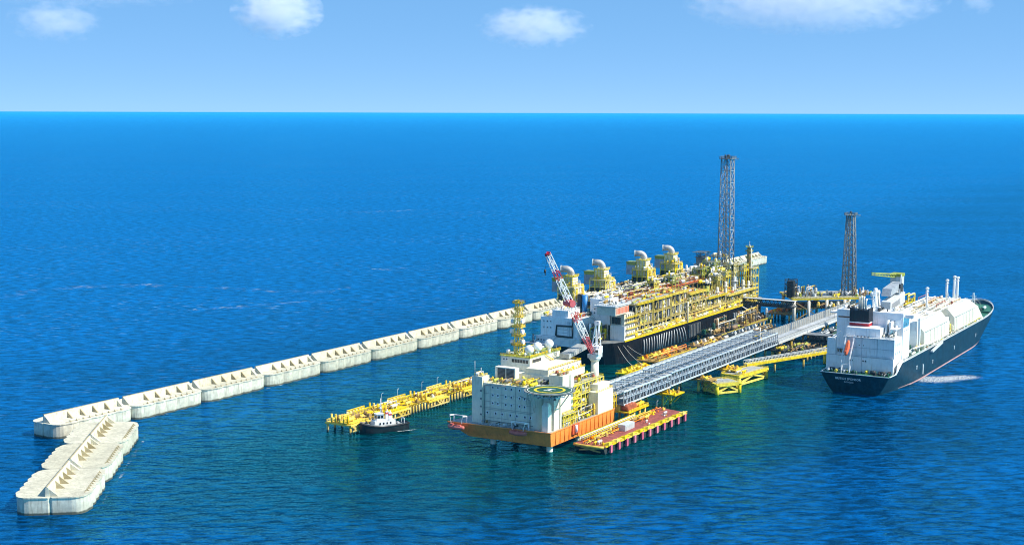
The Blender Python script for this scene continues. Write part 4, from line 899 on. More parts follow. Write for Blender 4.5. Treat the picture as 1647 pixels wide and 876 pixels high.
# yellow catwalk to the ship berth
def make_catwalk():
    T = thing('catwalk', 'long slender yellow catwalk with grey truss sides sloping towards the ship stern', 'catwalk', (1000, 390, 8))
    a, b = Vector((998, 391, 9.0)), Vector((1083, 354.4, 10.2)); s = Vector((b.y - a.y, a.x - b.x, 0)).normalized() * 1.7
    for k, nm in ((-1, 'girder'), (1, 'girder')):
        mb = MB(); mb.beam(a + s * k, b + s * k, 1.1, 2.0); build(mb, nm, 'lemon', T)
    mb = MB(); mb.beam(a + Vector((0, 0, .6)), b + Vector((0, 0, .6)), 3.4, .2); build(mb, 'walkway_deck', 'grating', T)
    N = 26
    for k in (-1, 1):
        mb = MB(); o = s * k; u = Vector((0, 0, 3.6)); mb.beam(a + o + u, b + o + u, .4)
        for i in range(N): p, q = a.lerp(b, i / N) + o, a.lerp(b, (i + 1) / N) + o; mb.beam(p, p + u, .25); mb.beam(p, q + u, .22)
        build(mb, 'side_truss', 'galv', T)
    for t in (.35, .7): c = a.lerp(b, t); inst(pile_mesh(8.6, .8), 'pile', T, (c.x, c.y, 0))
make_catwalk()
jacket('yellow stairhead dolphin at the catwalk end against the ship stern', (1090, 351), 14, 12, -20, 9.5, 63, (-5, 5, 8))

# ---------------------------------------------------------------- mooring dolphins between the liquefaction vessel and the bridge
def hook_dolphin(label, x0, x1, y0, y1, z, seed, cols, n):
    T = thing('hook_dolphin', label, 'dolphin', (x0, y0, 0), 'hook dolphins beside the liquefaction vessel'); k = max(2, int((x1 - x0) / 9))
    for i in range(k + 1):
        for yy in (y0 + 1.5, y1 - 1.5): inst(pile_mesh(z, 1.0), 'pile', T, (x0 + 1.5 + (x1 - x0 - 3) * i / k, yy, 0))
    mb = MB(); mb.box(x0, x1, y0, y1, z, z + 1.1); build(mb, 'deck_slab', cols[0], T)
    r = random.Random(seed)
    for i in range(max(2, int((x1 - x0) / 8))):
        x = x0 + 4 + i * 8; mb = MB(); mb.hexa([(x - 1.8, y1 - 5, z + 1.1), (x + 1.8, y1 - 5, z + 1.1), (x + 1.8, y1 - 1, z + 1.1), (x - 1.8, y1 - 1, z + 1.1), (x - 1, y1 - 4, z + 3.6), (x + 1, y1 - 4, z + 3.6), (x + 1, y1 - 2, z + 3.0), (x - 1, y1 - 2, z + 3.0)]); mb.beam((x, y1 - 2.4, z + 2.6), (x + .4, y1 + .6, z + 2.2), .6); build(mb, 'mooring_hook', cols[i % 2 + 1], T)
    clutter(T, x0 + 1, x1 - 1, y0 + 1, y1 - 5, z + 1.1, 14 if seed in (77, 78) else 3.6, n, seed, cols, 1.5 if seed in (77, 78) else 1.0)
    mb = MB(); mb.rail([(x0, y0, z + 1.1), (x1, y0, z + 1.1)], 1.2, 3, .2); build(mb, 'railing', 'lemon', T, 'stuff')
YC = ('ochre', 'yellow', 'orange', 'brown', 'lemon', 'rustred')
hook_dolphin('low yellow dolphin nearest the camera in the dark water off the black hull', 942, 988, 462, 474, 2.6, 71, ('lemon', 'yellow', 'lemon', 'ochre', 'yellow'), 16)
hook_dolphin('orange and yellow hook dolphin alongside the black hull under the white house', 990, 1064, 460, 480, 5.0, 72, YC, 34)
hook_dolphin('brown and cream hook dolphin beside the middle of the black hull', 1072, 1124, 452, 472, 5.5, 73, ('brown', 'ochre', 'offwhite', 'yellow'), 24)
hook_dolphin('green grey flat dolphin between the brown dolphin and the bridge', 1030, 1100, 432, 448, 5.0, 74, ('grating', 'ochre', 'galv', 'dark'), 14)
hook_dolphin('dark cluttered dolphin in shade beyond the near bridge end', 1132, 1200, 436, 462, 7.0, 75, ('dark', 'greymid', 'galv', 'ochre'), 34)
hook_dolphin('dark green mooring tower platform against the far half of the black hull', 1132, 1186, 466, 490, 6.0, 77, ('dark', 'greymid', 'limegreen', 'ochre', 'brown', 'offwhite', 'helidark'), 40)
hook_dolphin('cluttered brown mooring platform against the far quarter of the black hull', 1196, 1262, 468, 491, 6.0, 78, ('brown', 'greymid', 'limegreen', 'ochre', 'dark', 'offwhite', 'yellow'), 44)
hook_dolphin('bright orange and yellow dolphin by the far end of the black hull', 1284, 1332, 458, 482, 7.0, 76, ('ochre', 'orange', 'yellow', 'orange', 'brown'), 26)
# ---------------------------------------------------------------- floating liquefaction vessel moored along the middle
def make_flng():
    F = thing('liquefaction_vessel', 'huge black hulled gas liquefaction vessel crowded with yellow process plant', 'ship', (1000, 495, 0))
    r = random.Random(5)
    poly = [(978, 515), (981, 506), (988, 499), (1000, 495)] + [(1300, 495), (1318, 500), (1330, 513), (1334, 528), (1330, 543), (1318, 556), (1300, 561), (1000, 561), (984, 556), (978, 545)]
    low = [(x + (6 if x < 990 else (-8 if x > 1310 else 0)), y) for x, y in poly]
    mb = MB(); mb.prism(low, -3, 17.6, poly); build(mb, 'hull', 'hullblack', F)
    mb = MB(); mb.prism(poly, 17.62, 18.0); build(mb, 'main_deck', 'greymid', F)
    mb = MB(); mb.box(1000, 1300, 494.4, 495.6, 17.4, 18.5); build(mb, 'deck_edge', 'lemon', F)
    mb = MB(); mb.rail([(1020, 494.6, 18.4), (1296, 494.6, 18.4)], 1.3, 4, .2); build(mb, 'deck_railing', 'lemon', F, 'stuff')
    # hoses and fender ribs hanging down the hull side
    mb = MB()
    mb.add([], [])
    for i in range(17):
        x = 1034 + i * 5.0; k = 5 * math.sin(max(0, i - 5) * .45) if i > 5 else .6
        h = MB(); h.tube([(x, 494.2, 15), (x - k * .5, 493.6, 10), (x - k, 493.6, 3)], .42, 6); build(h, 'hull_hose', 'galv', F)
    for i in range(8):
        x = 1126 + i * 3.2; h = MB(); h.box(x, x + 1.0, 493.6, 494.95, 4, 15); build(h, 'hull_fender', 'greymid', F)
    for i in range(12):
        x = 1230 + i * 5; h = MB(); h.box(x, x + 1.2, 493.6, 494.95, 3, 13); build(h, 'hull_fender', 'galv', F)
    # --- accommodation at the near end
    mb = MB(); mb.box(975, 1003, 523, 563, 13.6, 20.6); build(mb, 'lower_house', 'white', F)
    mb = MB(); mb.box(976, 1003, 525, 559, 20.6, 36.6); build(mb, 'port_house', 'white', F)
    mb = MB(); mb.box(977, 1003, 534.4, 549, 36.6, 42.4); build(mb, 'house_top', 'white', F)
    mb = MB(); mb.tube([(975.6, 529.4, 38), (975.4, 529.4, 30.4), (975.4, 544, 30.0), (975.4, 544.6, 22)], .8, 8); mb.tube([(975.4, 529.4, 30), (975.4, 529.4, 21.6), (975.4, 544, 21.6)], .8, 8); build(mb, 'vent_duct', 'dark', F)
    mb = MB()
    for z in (24.4, 27): mb.box(975.85, 976.05, 531, 543, z, z + .25)
    mb.box(975.85, 976.05, 525.5, 558, 21.2, 21.5); build(mb, 'wall_seam', 'steel', F, 'stuff')
    windows(F, [(974.97, 560.5 - 2.6 * k, 17.6) for k in range(6)], 1.2, 1.1)
    mb = MB(); mb.box(970, 975, 541, 562, 13.4, 14.2); mb.rail([(970, 562, 14.2), (970, 541, 14.2)], 1.3, 2, .2); build(mb, 'boat_platform', 'steel', F)
    clutter(F, 970, 976, 556, 567, 14, 9, 12, 81, ('white', 'greymid', 'dark', 'galv'), .9)
    clutter(F, 977, 1002, 550, 559, 36.6, 5, 10, 82, ('lemon', 'limegreen', 'cream', 'yellow', 'galv'), 1.0)
    clutter(F, 977, 1000, 525.5, 534, 36.6, 6, 10, 83, ('lemon', 'dark', 'cream', 'rustred', 'galv'), 1.0)
    mb = MB(); mb.box(1000, 1019, 495.2, 508, 15.8, 30); build(mb, 'starboard_house', 'white', F)
    mb = MB(); mb.box(1001, 1019, 496, 508, 30, 39.2); build(mb, 'balcony_house', 'cream', F)
    for k in range(3):
        mb = MB(); mb.box(999.8, 1001, 499.2 + 2.8 * k, 501.2 + 2.8 * k, 31.4, 36.8); build(mb, 'opening', 'dark', F)
    for z in (22.5, 27.5, 32.5, 36.6):
        mb = MB(); mb.box(1002, 1019.6, 493.2, 495.2, z - .2, z); mb.rail([(1002, 493.3, z), (1019.5, 493.3, z)], 1.3, 2.4, .2); build(mb, 'balcony', 'lemon', F)
        for k in range(4):
            mb = MB(); mb.box(1003.5 + 4 * k, 1005.6 + 4 * k, 495.05 if z < 30 else 495.85, 495.3 if z < 30 else 496.1, z + .1, z + 2.4); build(mb, 'side_door', 'greymid', F)
    mb = MB(); mb.box(984, 1008, 495.4, 512, 40.4, 47.4); build(mb, 'control_house', 'offwhite', F)
    for k in range(9):
        mb = MB(); mb.box(985.6 + 2.5 * k, 987.2 + 2.5 * k, 495.2, 495.45, 41.4, 46.2); build(mb, 'orange_panel', 'rescue_orange', F)
    mb = MB(); mb.box(982, 1010, 494.6, 514, 47.4, 48.1); build(mb, 'control_house_roof', 'galv', F)
    mb = MB(); mb.box(1001, 1016, 509, 527, 30, 50.4); build(mb, 'centre_house', 'white', F)
    mb = MB(); mb.box(1000.8, 1001.05, 511, 525, 43.2, 43.5); mb.box(1000.8, 1001.05, 518, 518.3, 36, 50); build(mb, 'wall_seam', 'steel', F, 'stuff')
    mb = MB(); mb.box(1000.8, 1001, 512, 517, 45.5, 47.2); build(mb, 'house_window', 'glass', F)
    windows(F, [(975.97, 556 - 3.2 * k, z) for k in range(3) for z in (28, 33)], .9, 1.0); windows(F, [(1000.97, 523 - 3 * k, z) for k in range(4) for z in (39, 42)], .9, 1.0); windows(F, [(1001 + 3.6 * k, 495.17, z) for k in range(1, 5) for z in (19, 24.6)], .9, 1.0, face='-y')
    mb = MB(); mb.rail([(976.2, 558.8, 36.6), (976.2, 549.2, 36.6)], 1.3, 2, .2); mb.rail([(977.2, 548.8, 42.4), (977.2, 534.6, 42.4), (1003, 534.6, 42.4)], 1.3, 2, .2); mb.rail([(982.2, 513.8, 48.1), (982.2, 494.8, 48.1), (1010, 494.8, 48.1)], 1.3, 2, .2); mb.rail([(1001.2, 526.8, 50.4), (1001.2, 509.2, 50.4), (1016, 509.2, 50.4)], 1.3, 2, .2); build(mb, 'roof_railing', 'white', F, 'stuff')
    clutter(F, 978, 1002, 536, 548, 42.4, 3.5, 14, 86, ('white', 'galv', 'lemon', 'greymid', 'rustred'), .8); clutter(F, 984, 1009, 496, 512, 48.1, 3.4, 14, 87, ('white', 'galv', 'offwhite', 'greymid', 'ochre'), .8); clutter(F, 1003, 1018, 497, 507, 39.2, 4, 10, 88, ('white', 'lemon', 'galv', 'ochre'), .8)
    mb = MB()
    for k in range(3): mb.beam((975.4, 526 + 9 * k, 20.8), (975.4, 530 + 9 * k, 16), .8, .3); mb.box(974.2, 976, 524 + 9 * k, 527 + 9 * k, 20.6, 20.8)
    mb.box(975.2, 976, 532, 534, 22, 34); build(mb, 'outside_stair', 'galv', F)
    mb = MB(); mb.cyl((1000, 531.6, 34), (1000, 531.6, 53), 2.3, 16); build(mb, 'funnel', 'bluepaint', F)
    mb = MB(); mb.box(998, 1002, 534.2, 537.4, 33, 53.5); build(mb, 'exhaust_casing', 'dark', F)
    mb = MB(); mb.box(1003, 1012, 536, 550, 36, 48); build(mb, 'aft_house', 'white', F)
    clutter(F, 980, 1000, 509, 523, 18, 16, 64, 84, ('white', 'greymid', 'dark', 'lemon', 'galv', 'offwhite'), 1.2)
    clutter(F, 1002, 1016, 510, 526, 50.4, 4, 9, 85, ('white', 'galv', 'cream', 'lemon'), .9)
    mb = MB(); mb.beam((976, 540, 12), (970, 566, 12), .4); mb.box(967, 974, 548, 570, 15, 15.5); build(mb, 'gangway', 'steel', F)
    # --- starboard process rows: open steel with columns, decks, vessels and cladding
    def row(x0, x1, y0, y1, zs, seed, dens, colm='paleyellow'):
        n = max(2, int((x1 - x0) / 7.5))
        c = MB(); c.beam((0, 0, 0), (0, 0, zs[-1] - zs[0]), .6); cm = mesh(c, 'column', colm)
        for i in range(n + 1):
            for yy in (y0, y1): inst(cm, 'column', F, (x0 + (x1 - x0) * i / n, yy, zs[0]))
        steel_frame(F, x0, x1, y0, y1, zs, n, 2, colm, .5, 'brown', cols=False)
        for k, (a, b) in enumerate(zip(zs, zs[1:])):
            clutter(F, x0, x1, y0, y0 + 7, a + .2, b - a - .6, int(dens * (x1 - x0) / 6), seed + k, ('galv', 'lemon', 'cream', 'ochre', 'limegreen', 'silver', 'dark', 'offwhite', 'yellow', 'galv', 'greymid'), 1.15)
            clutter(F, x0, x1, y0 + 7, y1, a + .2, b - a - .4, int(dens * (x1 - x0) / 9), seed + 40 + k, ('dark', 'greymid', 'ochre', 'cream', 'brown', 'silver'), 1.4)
        clutter(F, x0, x1, y0, y1, zs[-1] + .2, 3.6, int((x1 - x0) / 1.1), seed + 90, ('rustred', 'orange', 'ochre', 'lemon', 'limegreen', 'galv', 'yellow'), .8)
    row(1022, 1054, 496, 519, [18, 27, 36, 44.6], 101, 7)
    row(1056, 1090, 496, 519, [18, 26, 35, 45.0], 111, 7)
    row(1092, 1124, 496, 519, [18, 27, 36, 45.4], 121, 7)
    row(1128, 1166, 496, 519, [18, 26, 34, 41.5], 131, 7, 'paleyellow')
    row(1170, 1214, 497, 519, [18, 25, 33], 141, 7, 'paleyellow')
    row(1218, 1292, 497, 519, [18, 24, 30.5], 151, 7, 'paleyellow')
    # yellow valve skids, hose reels and a long gallery right along the deck edge, and gallery rails at the roof edge
    clutter(F, 1020, 1128, 494.6, 497.6, 18.2, 6, 90, 191, ('yellow', 'lemon', 'yellow', 'offwhite', 'galv', 'limegreen', 'ochre'), .9)
    clutter(F, 1128, 1296, 494.6, 498, 18.2, 7, 110, 192, ('yellow', 'lemon', 'limegreen', 'offwhite', 'galv', 'ochre', 'brown'), 1.1)
    for (a, b, z) in ((1022, 1054, 44.8), (1056, 1090, 45.2), (1092, 1124, 45.6), (1128, 1166, 41.7), (1170, 1214, 33.2), (1218, 1292, 30.7)):
        mb = MB(); mb.box(a, b, 494.4, 496, z - .4, z); mb.rail([(a, 494.5, z), (b, 494.5, z)], 1.5, 2.5, .28); build(mb, 'roof_gallery', 'lemon', F)
        mb = MB(); mb.box(a, b, 498, 502, z + .2, z + 1.2); mb.box(a + 3, b - 3, 505, 507.5, z + .2, z + 2.4); build(mb, 'cable_tray', 'grating' if a < 1060 or a > 1160 else 'ochre', F)
    # tall cylinders standing in the starboard rows
    for (x, y, z0, z1, rr, m_) in ((1122, 494.2, 18.2, 36, .9, 'cream'), (1128, 500, 18, 48, 1.5, 'offwhite'), (1150, 499, 18, 44, 1.7, 'limegreen'), (1178, 500, 18, 43, 1.7, 'limegreen'), (1200, 499, 18, 40, 1.5, 'offwhite'), (1222, 500, 18, 43, 1.5, 'cream'), (1250, 503, 18, 45, 2.3, 'galv'), (1266, 500, 18, 40, 1.5, 'offwhite'),
                              (1280, 500, 18, 38, 1.2, 'cream'), (1240, 500, 18, 36, 1.2, 'offwhite'), (1110, 497.5, 18, 44, 1.2, 'galv'), (1078, 497.5, 27, 44, 1.2, 'galv'), (1046, 497.5, 27, 43, 1.1, 'silver')):
        mb = MB(); mb.vessel((x, y, z0 + rr * .5), (x, y, z1), rr, 12); mb.cyl((x, y, z1 - 4), (x, y, z1 - 3.8), rr * 1.8, 12); build(mb, 'column_vessel', m_, F)
    for i in range(74):                        # bright cladding and exchanger bundles; dark panels stand in for shade deep inside
        x = 1024 + i * 1.36 + r.uniform(-.5, .5); z = r.choice((19, 28, 36.6)); h = r.uniform(4.5, 7.6); mb = MB(); mb.box(x, x + r.uniform(.9, 2.0), 496.6, 497.2 + r.uniform(0, .6), z, z + h); mb.box(x - .1, x + 2.1, 496.5, 498, z + h, z + h + .2); build(mb, 'cladding_shade_panel', r.choice(('galv', 'silver', 'steel', 'dark', 'offwhite', 'greymid', 'dark')), F)
    # --- central pipe rack, its top deck full of red-brown pipework
    steel_frame(F, 1020, 1290, 519.5, 528, [18, 32, 44.2], 30, 1, 'brown', .5, 'rustred', False)
    for q in range(7):
        mb = MB(); mb.tube([(1018, 520.3 + q * 1.15, 45.0), (1288, 520.3 + q * 1.15, 45.0)], .36 + .12 * (q % 3), 7); build(mb, 'rack_pipe', ('rustred', 'orange', 'galv', 'ochre', 'rustred', 'silver', 'orange')[q], F)
    for i in range(26):
        x = 1024 + i * 10; mb = MB(); mb.beam((x, 519.6, 44.2), (x, 519.6, 49.5), .4); mb.beam((x, 528, 44.2), (x, 528, 49.5), .4); mb.beam((x, 519.6, 49.5), (x, 528, 49.5), .5); build(mb, 'rack_portal', 'rustred' if i % 3 else 'lemon', F)
    clutter(F, 1022, 1288, 519, 528, 46, 3.5, 60, 161, ('rustred', 'orange', 'ochre', 'lemon', 'brown', 'offwhite', 'galv'), .9)
    # --- port rows with the turbine towers
    for (a, b, s) in ((1018, 1088, 171), (1092, 1166, 174), (1170, 1240, 177)):
        steel_frame(F, a, b, 529, 560, [18, 30, 40, 46], 8, 3, 'paleyellow', .6, 'greymid')
        clutter(F, a, b, 529, 540, 46.2, 6.5, 60, s, ('lemon', 'limegreen', 'galv', 'cream', 'dark', 'greymid', 'offwhite', 'ochre'), 1.2)
        clutter(F, a, b, 540, 560, 46.2, 5.5, 44, s + 1, ('lemon', 'galv', 'dark', 'ochre', 'cream'), 1.2)
        clutter(F, a, b, 529, 535, 30.2, 8, 16, s + 2, ('dark', 'greymid', 'ochre'), 1.4)
        for q in range(int((b - a - 8) / 5)):
            xx = a + 5 + 5 * q; mb = MB(); mb.box(xx - 2.1, xx + 2.1, 530.4, 533.6, 47.6, 49.6); mb.cyl((xx, 532, 49.6), (xx, 532, 50.5), 1.4, 12); build(mb, 'fan_cooler', ('galv', 'greymid', 'offwhite')[q % 3], F)
        mb = MB(); mb.beam((a, 529.4, 47.6), (b, 529.4, 47.6), .7); build(mb, 'edge_girder', 'lemon', F)
    def turbine(x, y, z0):
        # support frame, grey intake box to seaward, exhaust stack with a silver elbow
        steel_frame(F, x - 7, x + 10, y - 10, y + 5, [46, z0 + 4, z0 + 10], 3, 3, 'lemon', .6)
        mb = MB(); mb.box(x - 6, x + 5, y - 5, y + 6, z0 - 1.2, z0 + 3.5); build(mb, 'turbine_hood', 'dark', F)
        mb = MB(); mb.box(x - 3, x + 4.4, y + 3.2, y + 13, z0 + 5, z0 + 15); build(mb, 'air_intake_box', 'steel', F)
        mb = MB(); mb.hexa([(x - 3, y + 4, z0 + 13.5), (x + 4, y + 4, z0 + 13.5), (x + 4, y + 12, z0 + 13.5), (x - 3, y + 12, z0 + 13.5), (x - 4, y + 3, z0 + 16.5), (x + 5, y + 3, z0 + 16.5), (x + 5, y + 13, z0 + 16.5), (x - 4, y + 13, z0 + 16.5)]); build(mb, 'intake_hood', 'limegreen', F)
        mb = MB(); mb.box(x - 3.5, x + 6, y - 6.5, y + 2.6, z0 + 3.6, z0 + 18.4); build(mb, 'exhaust_casing', 'offwhite', F)
        mb = MB()
        for k in range(7): mb.box(x - 3.7, x + 6.2, y - 6.7, y + 2.8, z0 + 4.6 + 2.2 * k, z0 + 4.9 + 2.2 * k); mb.beam((x - 3.6, y - 6.6 + 1.5 * k, z0 + 3.6), (x - 3.6, y - 6.6 + 1.5 * k, z0 + 18.4), .4)
        build(mb, 'casing_stiffener', 'lemon', F)
        mb = MB(); c = (x + 1, y - 3.2)
        mb.cyl((c[0], c[1], z0 + 18), (c[0], c[1], z0 + 20), 2.7, 14); build(mb, 'exhaust_stack', 'silver', F)
        mb = MB(); d = Vector((-.35, .94, 0)); rad = 4.2; pts = [Vector((c[0], c[1], z0 + 19.6))]
        for k in range(9): t = math.pi / 2 * k / 8; pts.append(Vector((c[0], c[1], z0 + 20)) + d * (rad * (1 - math.cos(t))) + Vector((0, 0, rad * math.sin(t))))
        pts.append(pts[-1] + d * 4.4); mb.tube(pts, 2.7, 16); build(mb, 'exhaust_elbow', 'lagging', F)
        mb = MB(); e = pts[-1]; mb.cyl(e - d * .3, e + d * .5, 3.0, 16, 3.0); build(mb, 'elbow_flange', 'galv', F)
        for z, s in ((z0 + 10.2, 7.5), (z0 + 18.4, 8)):
            mb = MB(); mb.box(c[0] - s / 2, c[0] + s / 2 + 2, c[1] - s / 2, c[1] + s / 2 + 3, z, z + .3); mb.rail([(c[0] - s / 2, c[1] - s / 2, z + .3), (c[0] + s / 2 + 2, c[1] - s / 2, z + .3), (c[0] + s / 2 + 2, c[1] + s / 2 + 3, z + .3)], 1.3, 1.8, .2); mb.rail([(c[0] - s / 2, c[1] - s / 2, z + .3), (c[0] - s / 2, c[1] + s / 2 + 3, z + .3)], 1.3, 1.8, .2); build(mb, 'tower_platform', 'lemon', F)
        mb = MB()
        for yy in (y - 10, y - 8.2): mb.beam((x + 3, yy, 46), (x + 3, yy, z0 + 15), .45)
        mb.beam((x + 3, y - 10, z0 + 15), (x + 3, y - 8.2, z0 + 15), .5); mb.beam((x + 3, y - 10, z0 + 8), (x + 3, y - 8.2, z0 + 8), .4); build(mb, 'pipe_loop', 'white', F)
        mb = MB(); mb.tube([(x + 6, y - 7, z0 + 12), (x + 9, y - 9, z0 + 9), (x + 10, y - 10, z0 + 3), (x + 10, y - 10, 46)], .8, 8); mb.beam((x - 4, y - 6.4, z0 + 2), (x + 12, y - 6.4, z0 - 2), .9); build(mb, 'duct_leg', 'yellow', F)
        clutter(F, x - 6, x + 11, y - 12, y - 6, z0 - 2, 15, 26, int(x) + 1, ('lemon', 'paleyellow', 'cream', 'galv', 'yellow', 'offwhite'), 1.1); clutter(F, x - 6, x + 9, y - 9, y + 4, z0 + 10.5, 5, 22, int(x), ('lemon', 'limegreen', 'cream', 'galv', 'yellow', 'ochre'), .9)
    for x, z in ((1004, 48.6), (1060, 49.0), (1142, 49.8), (1202, 50.0)): turbine(x, 550, z)
    # crowded modules of uneven height round the foot of the flare tower
    for k, (x, y, lx, ly, z1) in enumerate(((1228, 506, 12, 12, 52), (1243, 503, 10, 9, 58), (1236, 521, 14, 12, 60), (1276, 508, 12, 14, 54), (1270, 526, 14, 14, 62), (1216, 524, 12, 10, 55), (1190, 506, 14, 11, 44), (1208, 505, 10, 10, 50), (1150, 523, 12, 8, 54), (1110, 523, 10, 8, 53))):
        steel_frame(F, x - lx / 2, x + lx / 2, y - ly / 2, y + ly / 2, [30 if z1 < 56 else 46, (46 + z1) / 2 - 1, z1], 2, 2, ('lemon', 'paleyellow', 'limegreen')[k % 3], .6, 'greymid')
        clutter(F, x - lx / 2, x + lx / 2, y - ly / 2, y + ly / 2, (46 + z1) / 2 - .8, 6, 12, 400 + k, ('lemon', 'offwhite', 'cream', 'galv', 'dark', 'limegreen', 'ochre'), 1.1)
        clutter(F, x - lx / 2, x + lx / 2, y - ly / 2, y + ly / 2, z1 + .2, 5, 7, 420 + k, ('lemon', 'offwhite', 'white', 'galv', 'limegreen', 'yellow'), 1.0)
    # far end: block on the port side, distillation column, deck clutter
    mb = MB(); mb.box(1244, 1254, 531, 540, 30, 62); build(mb, 'separator_block', 'greymid', F)
    mb = MB(); mb.box(1242, 1258, 530, 541, 62, 62.8); mb.lattice((1250, 535.5), 9, 9, 62, 67, 2, .5, .3); mb.box(1241, 1257, 530, 543, 67, 67.6); build(mb, 'block_canopy', 'greymid', F)
    clutter(F, 1242, 1300, 500, 556, 18, 20, 80, 181, ('lemon', 'limegreen', 'cream', 'offwhite', 'galv', 'ochre', 'dark'), 1.7)
    clutter(F, 1215, 1280, 504, 545, 46, 12, 60, 182, ('lemon', 'limegreen', 'cream', 'offwhite', 'galv', 'white'), 1.5)
    steel_frame(F, 1236, 1296, 520, 545, [18, 30, 40, 46], 6, 2, 'lemon', .6)
    mb = MB(); mb.vessel((1291, 504, 20), (1291, 504, 69), 2.3, 16); build(mb, 'distillation_column', 'ochre', F)
    for z in (30, 36, 42, 48, 54, 60, 66, 70):
        mb = MB(); mb.cyl((1291, 504, z), (1291, 504, z + .3), 4.0, 12); mb.rail([(1291 + 4 * math.cos(a), 504 + 4 * math.sin(a), z + .3) for a in [k * math.pi / 4 for k in range(9)]], 1.3, 3, .22); build(mb, 'column_platform', 'limegreen', F)
    mb = MB(); mb.tube([(1288.5, 501, 20), (1288.5, 501, 68), (1291, 504, 72)], .7, 8); mb.beam((1291, 504, 71), (1291, 504, 76), .3); build(mb, 'column_riser', 'cream', F)
    steel_frame(F, 1284, 1299, 497, 512, [18, 26, 34, 42, 50], 2, 2, 'lemon', .5)
    mb = MB(); mb.beam((1285, 494, 18), (1285, 478, 14), .8); mb.beam((1250, 494, 17), (1242, 472, 9), .8); build(mb, 'mooring_strut', 'white', F)
make_flng()
def make_flare(name_lab, cx, cy, z0, z1, w0, w1, seed, m, head):
    T = thing('flare_tower', name_lab, 'flare tower', (cx, cy, z0), 'steel flare towers'); h = z1 - z0; N = int(h / (w0 + w1) * 1.9)
    P = lambda i, z: (cx + (1 if i in (1, 2) else -1) * (w0 + (w1 - w0) * (z - z0) / h) / 2, cy + (1 if i > 1 else -1) * (w0 + (w1 - w0) * (z - z0) / h) / 2, z)
    for i in range(4): mb = MB(); mb.tube([P(i, z0), P(i, z1)], [.62, .5], 8); build(mb, 'tower_leg', m, T)
    for k in range(N):
        a, b = z0 + h * k / N, z0 + h * (k + 1) / N; mb = MB(); md = (a + b) / 2
        for i in range(4):
            j = (i + 1) % 4; mb.beam(P(i, b), P(j, b), .5); mb.beam(P(i, a), P(j, b), .45); mb.beam(P(j, a), P(i, b), .45)
        build(mb, 'cross_bracing', 'steel' if seed == 1 else 'greymid', T)
    mb = MB()
    for dx, dy, rr in ((-1, .6, .5), (1.1, .4, .4)): mb.tube([(cx + dx, cy + dy, z0), (cx + dx, cy + dy, z1 + 2)], rr, 8)
    build(mb, 'flare_pipe', 'greymid', T)
    mb = MB()
    for i in range(int(h / 1.4)): mb.beam((cx - .5, cy - w1 / 2 + .6, z0 + 1.4 * i), (cx + .5, cy - w1 / 2 + .6, z0 + 1.4 * i), .16)
    for o in (-.5, .5): mb.beam((cx + o, cy - w1 / 2 + .6, z0), (cx + o, cy - w1 / 2 + .6, z1), .18)
    build(mb, 'ladder', m, T, 'stuff')
    q = w1 / 2 + 1.6; mb = MB(); mb.box(cx - q, cx + q, cy - q, cy + q, z1, z1 + .5); build(mb, 'head_platform', m, T)
    mb = MB(); mb.rail([(cx - q, cy - q, z1 + .5), (cx + q, cy - q, z1 + .5), (cx + q, cy + q, z1 + .5), (cx - q, cy + q, z1 + .5), (cx - q, cy - q, z1 + .5)], 2.0, 2.2, .3); build(mb, 'head_railing', m, T, 'stuff')
    for dx, dy in head:
        mb = MB(); mb.cyl((cx + dx, cy + dy, z1 + .5), (cx + dx, cy + dy, z1 + 4), .7, 8, .9); build(mb, 'flare_tip', 'dark', T)
    mb = MB(); mb.beam((cx, cy - q, z1 + 1), (cx + 1, cy - q - 4.5, z1 + .4), .6); mb.beam((cx + 1, cy - q - 4.5, z1 + .4), (cx, cy - q, z1 - 2), .3); build(mb, 'davit_arm', 'galv', T)
    zc = z0 + h * .75; mb = MB(); s = (w0 + (w1 - w0) * .75) / 2 + 1; mb.box(cx - s, cx + s, cy - s, cy - s + 1, zc, zc + .3); mb.box(cx - s, cx + s, cy + s - 1, cy + s, zc, zc + .3); build(mb, 'rest_platform', m, T)
make_flare('tall grey lattice flare tower rising from the far end of the liquefaction vessel', 1259, 515.5, 44, 157, 12.0, 9.4, 1, 'greymid', ((-2.5, 1.5), (0, 2.5), (2, 1), (0, -1.5), (-2, -2)))
# mooring lines off the near end of the hull
for k, (a, b) in enumerate((((992, 497, 15), (962, 467, 5)), ((998, 495, 15), (978, 467, 5)), ((1004, 494.5, 14), (1000, 470, 7)))):
    mb = MB(); a, b = Vector(a), Vector(b); mb.tube([a.lerp(b, t) + Vector((0, 0, -2.0 * math.sin(math.pi * t))) for t in [i / 8 for i in range(9)]], .16, 5)
    solo(mb, 'mooring_line', 'offwhite', ['pale slack mooring line lowest off the black hull corner', 'pale slack mooring line between two others off the black hull corner', 'pale mooring line from the black hull to the orange hook dolphin'][k], 'mooring line', 'mooring lines')
